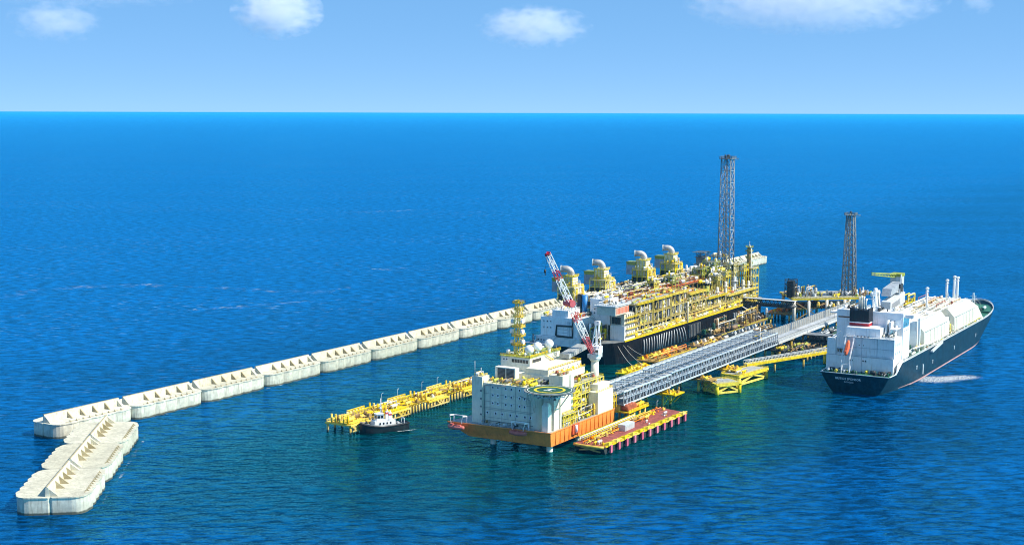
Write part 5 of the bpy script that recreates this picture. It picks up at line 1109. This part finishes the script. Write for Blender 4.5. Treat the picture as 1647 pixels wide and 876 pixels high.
# ---------------------------------------------------------------- gas carrier
def make_carrier():
    YC_, HB, X0 = 299.0, 26.0, 977.0
    S = thing('gas_carrier', 'navy hulled gas tanker ship with white superstructure and black funnel, stern towards the camera', 'ship', (X0, YC_, 0))
    def tip(z): return 1343 + 29 * max(0, min(1, z / 24)) ** 1.3
    def hd(u):
        if u < .05: return HB * (.955 + .045 * (u / .05))
        return HB if u < .72 else HB * max(0, 1 - ((u - .72) / .28) ** 2.5) ** .62
    def hw(u):
        if u < .22: return HB * (.60 + .40 * math.sin(math.pi / 2 * u / .22))
        return HB if u < .66 else HB * max(0, 1 - ((u - .66) / .34) ** 1.9) ** .95
    def hbz(u, z): s = max(0, min(1, z / 15)) ** .75; return hw(u) * (1 - s) + hd(u) * s
    def sheer(u): return 14.2 if u < .030 else 14.2 + 6.6 * min(1, (u - .030) / .04) if u < .07 else 20.8 + 3.4 * max(0, (u - .72) / .28) ** 1.5
    us = [0, .01, .03, .04, .05, .06, .07, .09, .12, .16, .2, .25, .3, .4, .5, .6, .66, .7, .74, .78, .82, .85, .88, .91, .94, .96, .975, .988, .996, 1.0]
    def strip(fr, off=0.0, top=None, u0=0, u1=1):
        mb = MB(); U = [u for u in us if u0 <= u <= u1]; nz = len(fr); g = []
        for sd in (-1, 1):
            for u in U:
                zt = top if top is not None else sheer(u)
                for f in fr:
                    z = f if top is not None else -3 + (zt + 3) * f
                    x = X0 + u * (tip(z) - X0) - (2.2 * max(0, z / 14) * (1 - u / .03) if u < .03 else 0); g.append((x, YC_ + sd * (hbz(u, z) + off), z))
        nU = len(U); f_ = []
        for k in range(2):
            for i in range(nU - 1):
                for j in range(nz - 1):
                    a = k * nU * nz + i * nz + j; q = (a, a + nz, a + nz + 1, a + 1); f_.append(q if k == 0 else tuple(reversed(q)))
        if u0 == 0:
            for j in range(nz - 1): a, b = j, nU * nz + j; f_.append((a, a + 1, b + 1, b))
        mb.add(g, f_, True); return mb
    h = strip([0, .17, .26, .36, .5, .65, .8, .92, 1.0]); build(h, 'hull', 'navy', S)
    build(strip([.25, .8, 1.35], .06, 1, .085, 1.0), 'boot_stripe', 'boot', S)
    def outline(z_off, inset, u0, u1):
        U = [u for u in us if u0 <= u <= u1]; a = [(X0 + u * (tip(20) - X0), YC_ - max(0.05, hd(u) - inset)) for u in U]; return a + [(x, 2 * YC_ - y) for x, y in reversed(a)]
    mb = MB(); mb.prism(outline(0, .5, .0, .05), 13.6, 14.0); build(mb, 'mooring_deck', 'green', S)
    mb = MB(); mb.prism(outline(0, .5, .07, .975), 19.6, 20.0); build(mb, 'main_deck', 'green', S)
    mb = MB(); mb.prism(outline(0, .7, .85, .985), 20.02, 21.6); build(mb, 'forecastle_deck', 'green', S)
    # white curved bulwark where the stern deck steps up, pale rail line along the whole sheer
    mb = MB()
    for sd in (-1, 1):
        pts = [(X0 + u * (tip(20) - X0), YC_ + sd * (hd(u) + .05), sheer(u) + .2) for u in us if u <= .07]
        for p, q in zip(pts, pts[1:]): mb.beam(p, q, .5)
        y = YC_ + sd * (HB - .2); mb.hexa([(990, y - .2, 14), (1006, y - .2, 20), (1006, y + .2, 20), (990, y + .2, 14), (993, y - .2, 21), (1008, y - .2, 24.2), (1008, y + .2, 24.2), (993, y + .2, 21)])
    mb.beam((974.8, 274.2, 14.5), (974.8, 323.8, 14.5), .4); build(mb, 'stern_bulwark', 'white', S)
    for sd in (-1, 1):
        mb = MB(); pts = [Vector((X0 + u * (tip(22) - X0), YC_ + sd * (max(.1, hd(u) - .15)), sheer(u))) for u in us if u >= .07]
        for p, q in zip(pts, pts[1:]): mb.beam(p, q, .45, .3)
        mb.rail(pts, 1.3, 3.5, .18); build(mb, 'ship_rail', 'white', S)
    # name and port of registry across the transom
    def text(s, size, z, y):
        c = bpy.data.curves.new('lettering', 'FONT'); c.body = s; c.size = size; c.extrude = .02; c.align_x = 'CENTER'; c.resolution_u = 2
        tmp = bpy.data.objects.new('lettering', c); C.objects.link(tmp); dg = bpy.context.evaluated_depsgraph_get(); me = bpy.data.meshes.new_from_object(tmp.evaluated_get(dg)); bpy.data.objects.remove(tmp)
        me.materials.clear(); me.materials.append(M['white']); o = link(bpy.data.objects.new('lettering', me), S); o.rotation_euler = (R(90), 0, R(-90)); o.location = (0, 0, 0)
        k = z / 14; o.location = (X0 - 2.2 * k - .12 - X0, y - YC_, z); o.rotation_euler = (R(90 + 9), 0, R(-90))
    text('BRITISH SPONSOR', 2.3, 10.0, 303.5); text('DOUGLAS', 1.5, 7.9, 303)
    # superstructure
    mb = MB(); mb.box(989, 1010, 275.2, 324.5, 14, 25.4); build(mb, 'lower_house', 'white', S)
    mb = MB(); mb.box(990, 1010, 275.0, 311, 25.4, 39.6); build(mb, 'middle_house', 'white', S)
    mb = MB(); mb.box(992, 1010, 286, 311, 39.6, 46); build(mb, 'engine_casing', 'white', S)
    mb = MB(); mb.box(1010, 1028, 274.6, 324, 20, 56); build(mb, 'bridge_tower', 'white', S)
    mb = MB(); mb.box(1012, 1027, 268, 330, 52.6, 53.4); mb.box(1012, 1012.3, 268, 274.4, 53.4, 55); mb.box(1012, 1027, 268, 268.3, 53.4, 55); build(mb, 'bridge_wing', 'white', S)
    mb = MB(); mb.box(1009.9, 1010.1, 313, 323, 50, 51); mb.box(1027.9, 1028.1, 276, 323, 52.6, 55); build(mb, 'bridge_window', 'glass', S)
    mb = MB(); mb.box(988.85, 989.05, 276, 324, 25.2, 25.5); mb.box(989.85, 990.1, 298.5, 298.7, 15, 39); mb.box(989.85, 990.1, 287.2, 287.5, 26, 39); mb.box(988.85, 989.05, 298, 298.2, 14, 25); mb.box(989.8, 990.1, 276, 310, 31.6, 31.8); build(mb, 'wall_seam', 'steel', S, 'stuff')
    windows(S, [(988.97, y, 22.4) for y in (306.6, 305, 297, 295.2)], 1.0, 1.1); windows(S, [(989.97, y, 33.6) for y in (300.5, 297.5)], .8, .8)
    windows(S, [(1009.97, y, 49.6) for y in (281, 285)], .9, 1.0); windows(S, [(x, 274.97, z) for x in (994, 999, 1004) for z in (29, 35)], .9, 1.0, face='-y'); windows(S, [(x, 274.57, z) for x in (1014, 1018.5, 1023) for z in (43, 47.5, 54.3)], .9, 1.0, face='-y')
    mb = MB()
    for k in range(4): mb.beam((989.6, 302 - 2.6 * k, 40.4), (989.4, 301 - 2.6 * k, 39.8), .9)
    build(mb, 'vent_cowl', 'dark', S)
    mb = MB(); mb.box(988, 990, 275, 312, 39.4, 39.7); mb.rail([(988.2, 275.2, 39.6), (988.2, 311, 39.6)], 1.2, 2.4, .15); mb.rail([(989.2, 276, 25.5), (989.2, 323, 25.5)], 1.2, 2.4, .15); mb.rail([(990.2, 276, 39.6), (990.2, 285.6, 39.6)], 1.2, 2, .15); build(mb, 'gallery_rail', 'white', S, 'stuff')
    # zigzag of fins, ladders and lockers between casing and bridge tower
    mb = MB(); mb.box(1001, 1008, 281, 282.4, 39.6, 50.4); mb.hexa([(998, 284, 39.6), (1009, 284, 39.6), (1009, 285, 39.6), (998, 285, 39.6), (1003, 284, 51), (1009, 284, 51), (1009, 285, 51), (1003, 285, 51)]); build(mb, 'funnel_fin', 'white', S)
    mb = MB(); mb.beam((996, 276, 39.6), (1009, 279, 47.5), 1.1, .4); mb.beam((1009, 284, 47.6), (1009.3, 276, 52.4), 1.1, .4); mb.box(998, 1009.5, 276, 281, 45.4, 45.7); build(mb, 'outside_ladder', 'white', S)
    clutter(S, 991, 1010, 276, 286, 39.6, 4, 12, 201, ('white', 'galv', 'offwhite', 'greymid'), .8)
    clutter(S, 990, 1010, 312, 324, 25.4, 5, 16, 202, ('dark', 'greymid', 'white', 'ochre', 'galv'), .9)
    mb = MB(); mb.box(989, 993, 318, 324, 25.4, 37.5); mb.beam((990, 321, 37.5), (992, 315, 42), .8); build(mb, 'side_post', 'white', S)
    clutter(S, 978, 988.5, 275, 323, 14, 2.8, 34, 203, ('green', 'white', 'dark', 'greymid', 'green', 'lemon', 'rubber'), .9)
    for yy in (281, 288, 318):
        mb = MB(); mb.cyl((984, yy - 1.8, 15.6), (984, yy + 1.8, 15.6), 1.2, 12); mb.box(982.6, 985.4, yy - 2.4, yy + 2.4, 14, 14.8); build(mb, 'mooring_winch', 'dark', S)
    clutter(S, 1011, 1027, 276, 323, 56, 3.6, 22, 204, ('white', 'galv', 'white', 'dark', 'offwhite'), .9)
    mb = MB(); mb.lattice((1019, 299), 2.6, 1.4, 56, 70, 5, .35, .2); mb.beam((1019, 294, 64), (1019, 304, 64), .4); mb.beam((1019, 296, 67.6), (1019, 302, 67.6), .35); build(mb, 'radar_mast', 'white', S)
    # funnel: red band, white line, black top, cluster of exhaust pipes
    mb = MB(); mb.box(1000, 1009.6, 297, 311.4, 44.4, 48.2); build(mb, 'funnel_base', 'red', S)
    mb = MB(); mb.box(999.9, 1009.7, 296.9, 311.5, 48.2, 48.9); build(mb, 'funnel_line', 'white', S)
    mb = MB(); mb.box(1000, 1009.6, 297, 311.4, 48.9, 57.6)
    for yy in (297.4, 301, 304.6, 308.2, 311): mb.box(999.7, 1000.1, yy - .25, yy + .25, 49, 59.2)
    for yy in (297.4, 311): mb.box(1000, 1009.6, yy - .4, yy + .4, 57.6, 59.2)
    build(mb, 'funnel_top', 'black', S)
    mb = MB()
    for (x, y, zt) in ((1003, 300.5, 66), (1004, 302.6, 67.5), (1005, 304.6, 68), (1006.4, 306.4, 66.5)): mb.tube([(x, y, 57), (x, y, zt - 2), (x + .6, y - .4, zt)], .75, 9)
    build(mb, 'exhaust_pipe', 'offwhite', S)
    # slip for the free-fall lifeboat
    mb = MB()
    for yy in (303.8, 309.8):
        mb.beam((978.4, yy, 14), (978.4, yy, 24.5), .6); mb.beam((978.4, yy, 24.5), (989, yy, 40.5), .7); mb.beam((986.6, yy, 25.4), (988, yy, 39), .5); mb.beam((978.4, yy, 14.2), (988.8, yy, 30), .35)
    for z in (16.5, 20.6): mb.beam((978.4, 303.8, z), (978.4, 309.8, z), .4)
    mb.beam((989, 303.8, 40.6), (989, 309.8, 40.6), .6); mb.beam((983.4, 303.8, 32), (983.4, 309.8, 32), .4); build(mb, 'lifeboat_slip', 'white', S)
    # cargo containment: long trunk in two visible blocks with chamfered sides
    def trunk(x0, x1, x1t, nm):
        a, b = 272.6 + 2.4, 325.4 - 2.4; mb = MB()
        prof = [(a, 20), (a + .6, 33.6), (a + 6.5, 40.4), (b - 6.5, 40.4), (b - .6, 33.6), (b, 20)]
        n = len(prof); v = [(x0, y, z) for y, z in prof] + [(x1 + (x1t - x1) * (z - 20) / 20.4, y, z) for y, z in prof]
        mb.add(v, [tuple(range(n)), tuple(reversed(range(n, 2 * n)))] + [(i, n + i, n + (i + 1) % n, (i + 1) % n) for i in range(n)]); build(mb, nm, 'tank', S)
        mb = MB(); k = int((x1 - x0) / 9)
        for i in range(1, k):
            x = x0 + (x1 - x0) * i / k; mb.beam((x, a - .05, 20.2), (x, a + .55, 33.6), .14); mb.beam((x, a + .5, 33.6), (x, a + 6.4, 40.4), .14)
        build(mb, 'plate_seam', 'offwhite', S, 'stuff')
    trunk(1074, 1150, 1148, 'cargo_trunk'); trunk(1168, 1272, 1240, 'cargo_trunk')
    mb = MB(); mb.box(1150, 1168, 280, 318, 20, 34); build(mb, 'manifold_deck', 'offwhite', S)
    clutter(S, 1150, 1168, 274, 290, 20, 13, 26, 205, ('ochre', 'offwhite', 'lemon', 'offwhite', 'brown', 'cream'), 1.0)
    for q in range(6):
        mb = MB(); yy = 283 + q * 5.2; mb.tube([(1076, yy, 41.3), (1236, yy, 41.3)], .5, 7)
        for i in range(12): mb.box(1080 + 13 * i - .3, 1080 + 13 * i + .3, yy - .6, yy + .6, 40.4, 41)
        build(mb, 'cargo_pipe', ('offwhite', 'white', 'galv', 'offwhite', 'ochre', 'white')[q], S)
    clutter(S, 1078, 1146, 282, 316, 40.4, 3.8, 38, 206, ('offwhite', 'white', 'cream', 'galv', 'ochre'), .9)
    clutter(S, 1170, 1236, 282, 316, 40.4, 3.8, 38, 207, ('offwhite', 'white', 'cream', 'ochre', 'galv', 'rustred'), .9)
    for x0_, x1_ in ((1076, 1146), (1170, 1240)):
        for k in range(int((x1_ - x0_) / 11)):
            x_ = x0_ + 5 + 11 * k; mb = MB(); mb.beam((x_, 274.85, 20.2), (x_, 275.45, 33.4), .35); mb.beam((x_, 275.4, 33.4), (x_, 281.3, 40.3), .35); mb.box(x_ - .7, x_ + .7, 273.6, 274.9, 20, 22.2); build(mb, 'web_frame', 'offwhite', S)
        mb = MB(); mb.tube([(x0_, 273.9, 23.4), (x1_, 273.9, 23.4)], .35, 7); mb.tube([(x0_, 275, 34.2), (x1_, 275, 34.2)], .3, 7); build(mb, 'side_pipe', 'offwhite', S)
        clutter(S, x0_, x1_ + 20, 273.2, 275.2, 20, 3.6, 26, int(x0_), ('green', 'offwhite', 'white', 'ochre', 'dark', 'lemon'), .6)
    mb = MB(); mb.rail([(1075, 281.8, 40.4), (1148, 281.8, 40.4)], 1.2, 3, .16); mb.rail([(1170, 281.8, 40.4), (1238, 281.8, 40.4)], 1.2, 3, .16); build(mb, 'trunk_rail', 'white', S, 'stuff')
    for (x, zt) in ((1158, 57), (1224, 57), (1250, 57.5), (1262, 55.5)):
        z0 = 34 if x == 1158 else 40.4 if x < 1238 else 33; mb = MB(); mb.cyl((x, 296, z0), (x, 296, zt), .85, 10, .75); m_ = build(mb, 'vent_mast', 'white', S)
        mb = MB(); mb.sph((x, 296, zt + .5), 1.55, 12, 8, .75); mb.cyl((x, 296, zt - 2.2), (x, 296, zt - 1.8), 1.5, 10); build(mb, 'vent_head', 'white', m_)
        mb = MB(); mb.beam((x + .9, 297.4, z0), (x + .9, 297.4, zt - 2), .2); mb.beam((x, 293.6, z0), (x, 296, zt * .6 + z0 * .4), .3); mb.beam((x + 2.6, 296, z0), (x, 296, zt * .6 + z0 * .4), .3); build(mb, 'mast_stay', 'white', m_)
    # between the bridge tower and the trunk: compressor house, tall white cabin, green deck gear
    mb = MB(); mb.box(1032, 1062, 286, 316, 20, 40); build(mb, 'compressor_house', 'white', S)
    mb = MB(); mb.box(1031, 1063, 284, 318, 40, 40.8); build(mb, 'compressor_roof', 'galv', S)
    mb = MB(); mb.box(1064, 1072, 279, 284, 20, 43); mb.box(1028, 1064, 276.5, 278, 46, 47.4); mb.box(1064, 1066, 276.5, 278, 20, 47.4); build(mb, 'cable_gantry', 'white', S)
    clutter(S, 1029, 1073, 274.5, 285, 20, 6, 22, 208, ('white', 'offwhite', 'green', 'lemon', 'galv', 'dark'), .9)
    mb = MB(); mb.beam((1040, 275, 26), (1120, 274.6, 22.5), 1.0, .8); build(mb, 'hose_boom', 'offwhite', S)
    clutter(S, 1008, 1030, 273.5, 275, 20.4, 2.5, 9, 209, ('white', 'green', 'dark'), .7)
    # forecastle gear
    clutter(S, 1276, 1322, 283, 315, 21.6, 2.6, 34, 210, ('green', 'dark', 'white', 'green', 'galv'), 1.1)
    mb = MB(); mb.lattice((1338, 299), 2, 1, 21.6, 34, 4, .35, .2); mb.beam((1338, 296, 31), (1338, 302, 31), .3); build(mb, 'fore_mast', 'white', S)
    # accommodation ladder and small white hull marks
    mb = MB(); mb.hexa([(1082, 270.4, 17.6), (1112, 270.4, 20.6), (1112, 272.4, 20.6), (1082, 272.4, 17.6), (1082, 270.4, 18.6), (1112, 270.4, 22), (1112, 272.4, 22), (1082, 272.4, 18.6)]); mb.rail([(1082, 270.5, 18.6), (1112, 270.5, 22)], 1.2, 3, .15); build(mb, 'boarding_ladder', 'galv', S)
    mb = MB()
    for x, z, a in ((1046, 11, 1.0), (1092, 8.6, .8), (1160, 10, .8), (1236, 10, .8)):
        y = YC_ - hbz((x - X0) / 380, z) - .12; mb.box(x - a / 2, x + a / 2, y, y + .25, z - 1.4, z + 1.4); mb.box(x - a * 1.4, x + a * 1.4, y, y + .25, z + 1.0, z + 1.5)
    build(mb, 'hull_mark', 'white', S)
    mb = MB(); mb.box(1062, 1063.4, 272.6, 273.3, 3.5, 11); build(mb, 'draught_mark', 'white', S)
make_carrier()
LB = lifeboat('orange red free-fall lifeboat hung nose down on the white slip at the ship stern', (983.2, 306.8, 31.2), 11.5, 'rescue_orange', 0, None)
LB.rotation_euler = Vector((-.55, 0, -.84)).to_track_quat('X', 'Z').to_euler()
foam('white patch of churned water streaming from the ship side', 1063, 264, 46, 34, -47)
foam('thin broken foam trailing from the churned patch beside the ship', 1080, 250, 44, 24, -42)
# ---------------------------------------------------------------- trestle, riser platform, loading berth
def trestle(label, x0, x1, seed):
    T = thing('trestle_span', label, 'trestle', (x0, 401, 0), 'spans of the far trestle')
    mb = MB(); mb.box(x0, x1, 394, 400.5, 14.4, 15.2); build(mb, 'roadway', 'grating', T)
    mb = MB(); mb.box(x0, x1, 401, 408, 13.6, 14.2); mb.box(x0, x1, 393.4, 394, 13.6, 15.8); build(mb, 'side_girder', 'galv', T)
    mb = MB(); mb.box(x0 + 1, x1 - 1, 408, 408.25, 14.4, 21.4); build(mb, 'wind_screen', 'grating', T)
    mb = MB()
    for i in range(int((x1 - x0) / 5) + 1): mb.beam((x0 + 5 * i, 407.8, 14), (x0 + 5 * i, 407.8, 22), .35)
    mb.rail([(x0, 394, 15.8), (x1, 394, 15.8)], 1.3, 4, .2); build(mb, 'screen_post', 'galv', T)
    mb = MB()
    for q in range(5): mb.tube([(x0, 401.6 + q * 1.2, 15.2), (x1, 401.6 + q * 1.2, 15.2)], .42, 7)
    build(mb, 'pipeline', 'steel', T)
    for x in (x0 + 6, (x0 + x1) / 2, x1 - 6):
        for y in (395, 407): inst(pile_mesh(13.6, 1.0), 'pile', T, (x, y, 0))
        mb = MB(); mb.box(x - 1, x + 1, 393, 409, 12.6, 13.6); build(mb, 'pile_cap', 'ochre', T)
trestle('grey screened trestle span just beyond the near bridge', 1077, 1146, 1)
trestle('grey screened trestle span in front of the riser platform', 1147, 1236, 2)
trestle('grey screened trestle span under the smaller flare tower, behind the ship funnel', 1237, 1330, 3)
for i, (x_, y_, z_, h_, lab) in enumerate(((1115, 424, 3, 26, 'thin tall lamp post in the dark water beyond the near bridge'), (1236, 399, 15, 14, 'thin dark lamp post on the trestle nearest the ship funnel'), (1200, 408.6, 14, 12, 'thin lamp post on the trestle between two others'), (1160, 408.6, 14, 12, 'thin lamp post on the trestle nearest the bridge'))): lamp(x_, y_, z_, h_, lab, 'greymid')
mb = MB(); mb.tube([(1115, 424, -2), (1115, 424, 20)], .6, 8); mb.beam((1115, 424, 16), (1130, 416, 4), .6); solo(mb, 'light_dolphin', 'offwhite', 'slim pale monopile with a slanting brace beyond the near bridge', 'dolphin')
def dark_truss(label, a, b, z0, z1, wd, m, name='link_bridge'):
    T = thing(name, label, 'bridge', ((a[0] + b[0]) / 2, (a[1] + b[1]) / 2, z0)); a, b = Vector((*a, 0)), Vector((*b, 0)); d = (b - a); L = d.length; d.normalize(); s = Vector((d.y, -d.x, 0)) * wd / 2; N = max(6, int(L / 4))
    for k in (-1, 1):
        mb = MB(); o = s * k
        for z in (z0, z1): mb.beam(a + o + Vector((0, 0, z)), b + o + Vector((0, 0, z)), .8)
        for i in range(N):
            p, q = a + d * (L * i / N) + o, a + d * (L * (i + 1) / N) + o
            mb.beam(p + Vector((0, 0, z0)), q + Vector((0, 0, z1)), .4); mb.beam(p + Vector((0, 0, z0)), p + Vector((0, 0, z1)), .45)
        build(mb, 'side_truss', m, T)
    mb = MB(); mb.beam(a + Vector((0, 0, z0 + .4)), b + Vector((0, 0, z0 + .4)), wd - 1, .4); build(mb, 'deck', 'greymid', T)
    mb = MB()
    for q in (-.3, 0, .3): mb.tube([a + s * q * 2 + Vector((0, 0, z0 + 1.6)), b + s * q * 2 + Vector((0, 0, z0 + 1.6))], .6, 7)
    build(mb, 'pipeline', 'greymid', T)
    mb = MB(); mb.beam(a + Vector((0, 0, z1 + .2)), b + Vector((0, 0, z1 + .2)), wd, .3); build(mb, 'roof_deck', 'galv' if name == 'link_bridge' else 'greymid', T)
    return T
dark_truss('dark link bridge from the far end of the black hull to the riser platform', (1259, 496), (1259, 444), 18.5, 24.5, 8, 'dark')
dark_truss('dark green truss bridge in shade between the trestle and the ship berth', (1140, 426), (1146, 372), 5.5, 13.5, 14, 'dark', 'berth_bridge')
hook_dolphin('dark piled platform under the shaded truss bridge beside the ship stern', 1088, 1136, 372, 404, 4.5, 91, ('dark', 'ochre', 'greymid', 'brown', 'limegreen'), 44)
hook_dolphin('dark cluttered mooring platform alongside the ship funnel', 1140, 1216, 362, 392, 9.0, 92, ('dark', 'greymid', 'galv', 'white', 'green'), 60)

def make_riser():
    T = thing('riser_platform', 'yellow edged riser platform on cream columns beneath the smaller flare tower', 'platform', (1300, 430, 0))
    q = [(1272, 452), (1318, 396), (1362, 424), (1318, 482)]
    mb = MB(); mb.prism(list(q), 23.4, 25); build(mb, 'deck', 'lemon', T)
    mb = MB(); mb.prism([(x * .97 + 1317 * .03, y * .97 + 438 * .03) for x, y in q], 25.02, 25.2); build(mb, 'deck_grating', 'grating', T)
    mb = MB(); mb.prism([(x * .9 + 1317 * .1, y * .9 + 438 * .1) for x, y in q], 14.6, 15.6); build(mb, 'lower_deck', 'ochre', T)
    for (x, y) in ((1274, 451), (1284, 440), (1295, 426), (1306, 412), (1317, 398), (1318, 478), (1358, 424), (1338, 450)):
        mb = MB(); mb.cyl((x, y, -3), (x, y, 23.4), 1.6, 12); build(mb, 'leg', 'offwhite', T)
    mb = MB(); mb.beam((1274, 451, 3), (1295, 426, 22), .9); mb.beam((1295, 426, 3), (1274, 451, 22), .9); mb.beam((1295, 426, 3), (1317, 398, 22), .9); build(mb, 'leg_brace', 'ochre', T)
    mb = MB(); mb.lattice((1281, 457), 9, 9, 25, 42.5, 4, .6, .35); mb.box(1278, 1284, 454, 460, 25, 41); build(mb, 'manifold_tower', 'dark', T)
    mb = MB(); mb.rail([(x, y, 25) for x, y in q[:2]], 1.4, 3, .25); build(mb, 'railing', 'lemon', T, 'stuff')
    clutter(T, 1286, 1312, 438, 470, 25.2, 11, 36, 301, ('ochre', 'lemon', 'greymid', 'offwhite', 'galv', 'limegreen', 'brown'), 1.2)
    clutter(T, 1300, 1322, 418, 440, 25.2, 7, 18, 302, ('ochre', 'lemon', 'greymid', 'offwhite'), 1.0)
    clutter(T, 1282, 1316, 414, 452, 15.6, 7, 30, 303, ('ochre', 'brown', 'offwhite', 'cream', 'yellow', 'rustred'), 1.3)
    clutter(T, 1318, 1345, 396, 420, 25.2, 9, 26, 304, ('brown', 'ochre', 'white', 'limegreen', 'galv', 'rustred'), 1.2)
make_riser()
make_flare('smaller dark tapering lattice flare tower standing on the riser platform behind the ship', 1324, 414, 25.4, 103, 11.5, 6.6, 2, 'greymid', ((0, 0),))

def make_berth():
    T = thing('loading_berth', 'ship loading berth platform with grey gangway tower behind the tanker', 'berth', (1190, 338, 0))
    mb = MB(); mb.box(1110, 1300, 327.5, 352, 17.5, 19.5); build(mb, 'deck_slab', 'galv', T)
    for i in range(9):
        for y in (330, 349): inst(pile_mesh(17.5, 1.1), 'pile', T, (1116 + i * 22, y, 0))
    # gangway tower: two stacked tilted-looking boxes, head frame with a dark opening
    mb = MB(); mb.box(1186, 1214, 331, 338, 19.5, 36); build(mb, 'tower_base', 'galv', T)
    mb = MB(); mb.hexa([(1172, 330, 33), (1216, 330, 37), (1216, 338, 37), (1172, 338, 33), (1172, 330, 42), (1216, 330, 46), (1216, 338, 46), (1172, 338, 42)]); build(mb, 'gangway_housing', 'galv', T)
    mb = MB(); mb.hexa([(1176, 329.7, 35.2), (1200, 329.7, 37.5), (1200, 330.1, 37.5), (1176, 330.1, 35.2), (1176, 329.7, 40), (1200, 329.7, 42.3), (1200, 330.1, 42.3), (1176, 330.1, 40)]); build(mb, 'housing_recess', 'steel', T)
    mb = MB(); mb.hexa([(1178, 332, 46), (1212, 332, 49), (1212, 340, 49), (1178, 340, 46), (1182, 332, 52), (1212, 332, 55), (1212, 340, 55), (1182, 340, 52)]); build(mb, 'upper_housing', 'steel', T)
    mb = MB(); mb.box(1203, 1211, 330.6, 332.2, 47, 54); build(mb, 'head_opening', 'dark', T)
    mb = MB(); mb.beam((1202, 331, 46), (1207, 331.4, 62), .7); mb.beam((1213, 331, 46), (1207, 331.4, 62), .7); mb.beam((1202, 331, 46), (1202, 331, 30), .8); mb.beam((1214, 331, 46), (1214, 331, 28), .8); build(mb, 'head_frame', 'white', T)
    clutter(T, 1180, 1216, 329, 340, 28, 6, 14, 311, ('dark', 'ochre', 'greymid'), 1.0)
    clutter(T, 1112, 1170, 329, 351, 19.5, 8, 34, 312, ('offwhite', 'white', 'galv', 'ochre', 'brown', 'white'), 1.2)
    clutter(T, 1216, 1240, 329, 351, 19.5, 16, 20, 313, ('white', 'galv', 'dark', 'lemon', 'offwhite'), 1.2)
    clutter(T, 1244, 1296, 330, 350, 19.5, 20, 40, 314, ('yellow', 'lemon', 'ochre', 'yellow', 'brown', 'offwhite'), 1.4)
make_berth()
def loading_arm(label, x, y, h):
    A = thing('articulated_loader', label, 'loading arm', (x, y, 19.5), 'white loading arms on the berth')
    mb = MB(); mb.cyl((x, y, 19.5), (x, y, 34), 1.0, 10); build(mb, 'riser', 'white', A)
    mb = MB(); mb.tube([(x, y, 33), (x - 6, y + .5, 19.5 + h)], 1.0, 9); build(mb, 'inner_arm', 'white', A)
    mb = MB(); mb.tube([(x - 6, y + .5, 19.5 + h), (x - 3.6, y - 1.5, 27)], .8, 9); build(mb, 'outer_arm', 'offwhite', A)
    mb = MB(); mb.cyl((x - 6, y - .7, 19.5 + h), (x - 6, y + 1.7, 19.5 + h), 2.0, 14); mb.box(x + 1, x + 5, y - 1, y + 1, 31, 34); build(mb, 'sheave_wheel', 'white', A)
for k, (x_, h_) in enumerate(((1140, 33), (1152, 35), (1163, 32))): loading_arm('white loading arm on the berth, %s of three counting from the ship funnel' % ORD[k], x_, 334 + k, h_)
def berth_crane():
    x, y = 1228, 341
    K = thing('berth_crane', 'yellow green pedestal crane with level jib beyond the gangway tower', 'crane', (x, y, 19.5))
    mb = MB(); mb.cyl((x, y, 19.5), (x, y, 50), 2.6, 12); build(mb, 'pedestal', 'limegreen', K)
    for z in (30, 38, 46): mb = MB(); mb.cyl((x, y, z), (x, y, z + .5), 4.6, 12); build(mb, 'ring_platform', 'lemon', K)
    mb = MB(); mb.box(x - 4, x + 7, y - 4.5, y + 4.5, 50, 58); build(mb, 'machinery_house', 'galv', K)
    mb = MB(); mb.box(x - 4.5, x + 7.5, y - 5, y + 5, 58, 60.5); build(mb, 'house_roof', 'limegreen', K)
    mb = MB()
    for s in (-1.5, 1.5): mb.beam((x - 2, y + s, 60), (x - 24, y + 14 + s, 62), 1.2); mb.beam((x - 2, y + s, 57), (x - 24, y + 14 + s, 60.4), .8)
    for k in range(8): a, b = k / 8, (k + 1) / 8; mb.beam((x - 2 - 22 * a, y - 1.5 + 14 * a, 57 + 3.4 * a), (x - 2 - 22 * b, y - 1.5 + 14 * b, 60 + 2 * b), .5)
    build(mb, 'jib', 'limegreen', K)
    clutter(K, x - 5, x + 6, y - 5, y + 5, 46.5, 4, 8, 321, ('lemon', 'dark', 'limegreen'), .8)
berth_crane()
# ---------------------------------------------------------------- sea air
def make_haze():
    m = bpy.data.materials.new('haze'); m.use_nodes = True; nt = m.node_tree; nt.nodes.clear()
    out = nt.nodes.new('ShaderNodeOutputMaterial'); pv = nt.nodes.new('ShaderNodeVolumePrincipled')
    pv.inputs['Color'].default_value = (.05, .57, 1, 1); pv.inputs['Density'].default_value = 2.0e-5
    nt.links.new(pv.outputs[0], out.inputs['Volume'])
    mb = MB(); mb.box(-160000, 160000, -160000, 160000, -5, 201.5)
    o = link(bpy.data.objects.new('haze', mesh(mb, 'haze', m))); tag(o, 'thin sea haze softening the horizon', kind='stuff')
make_haze()
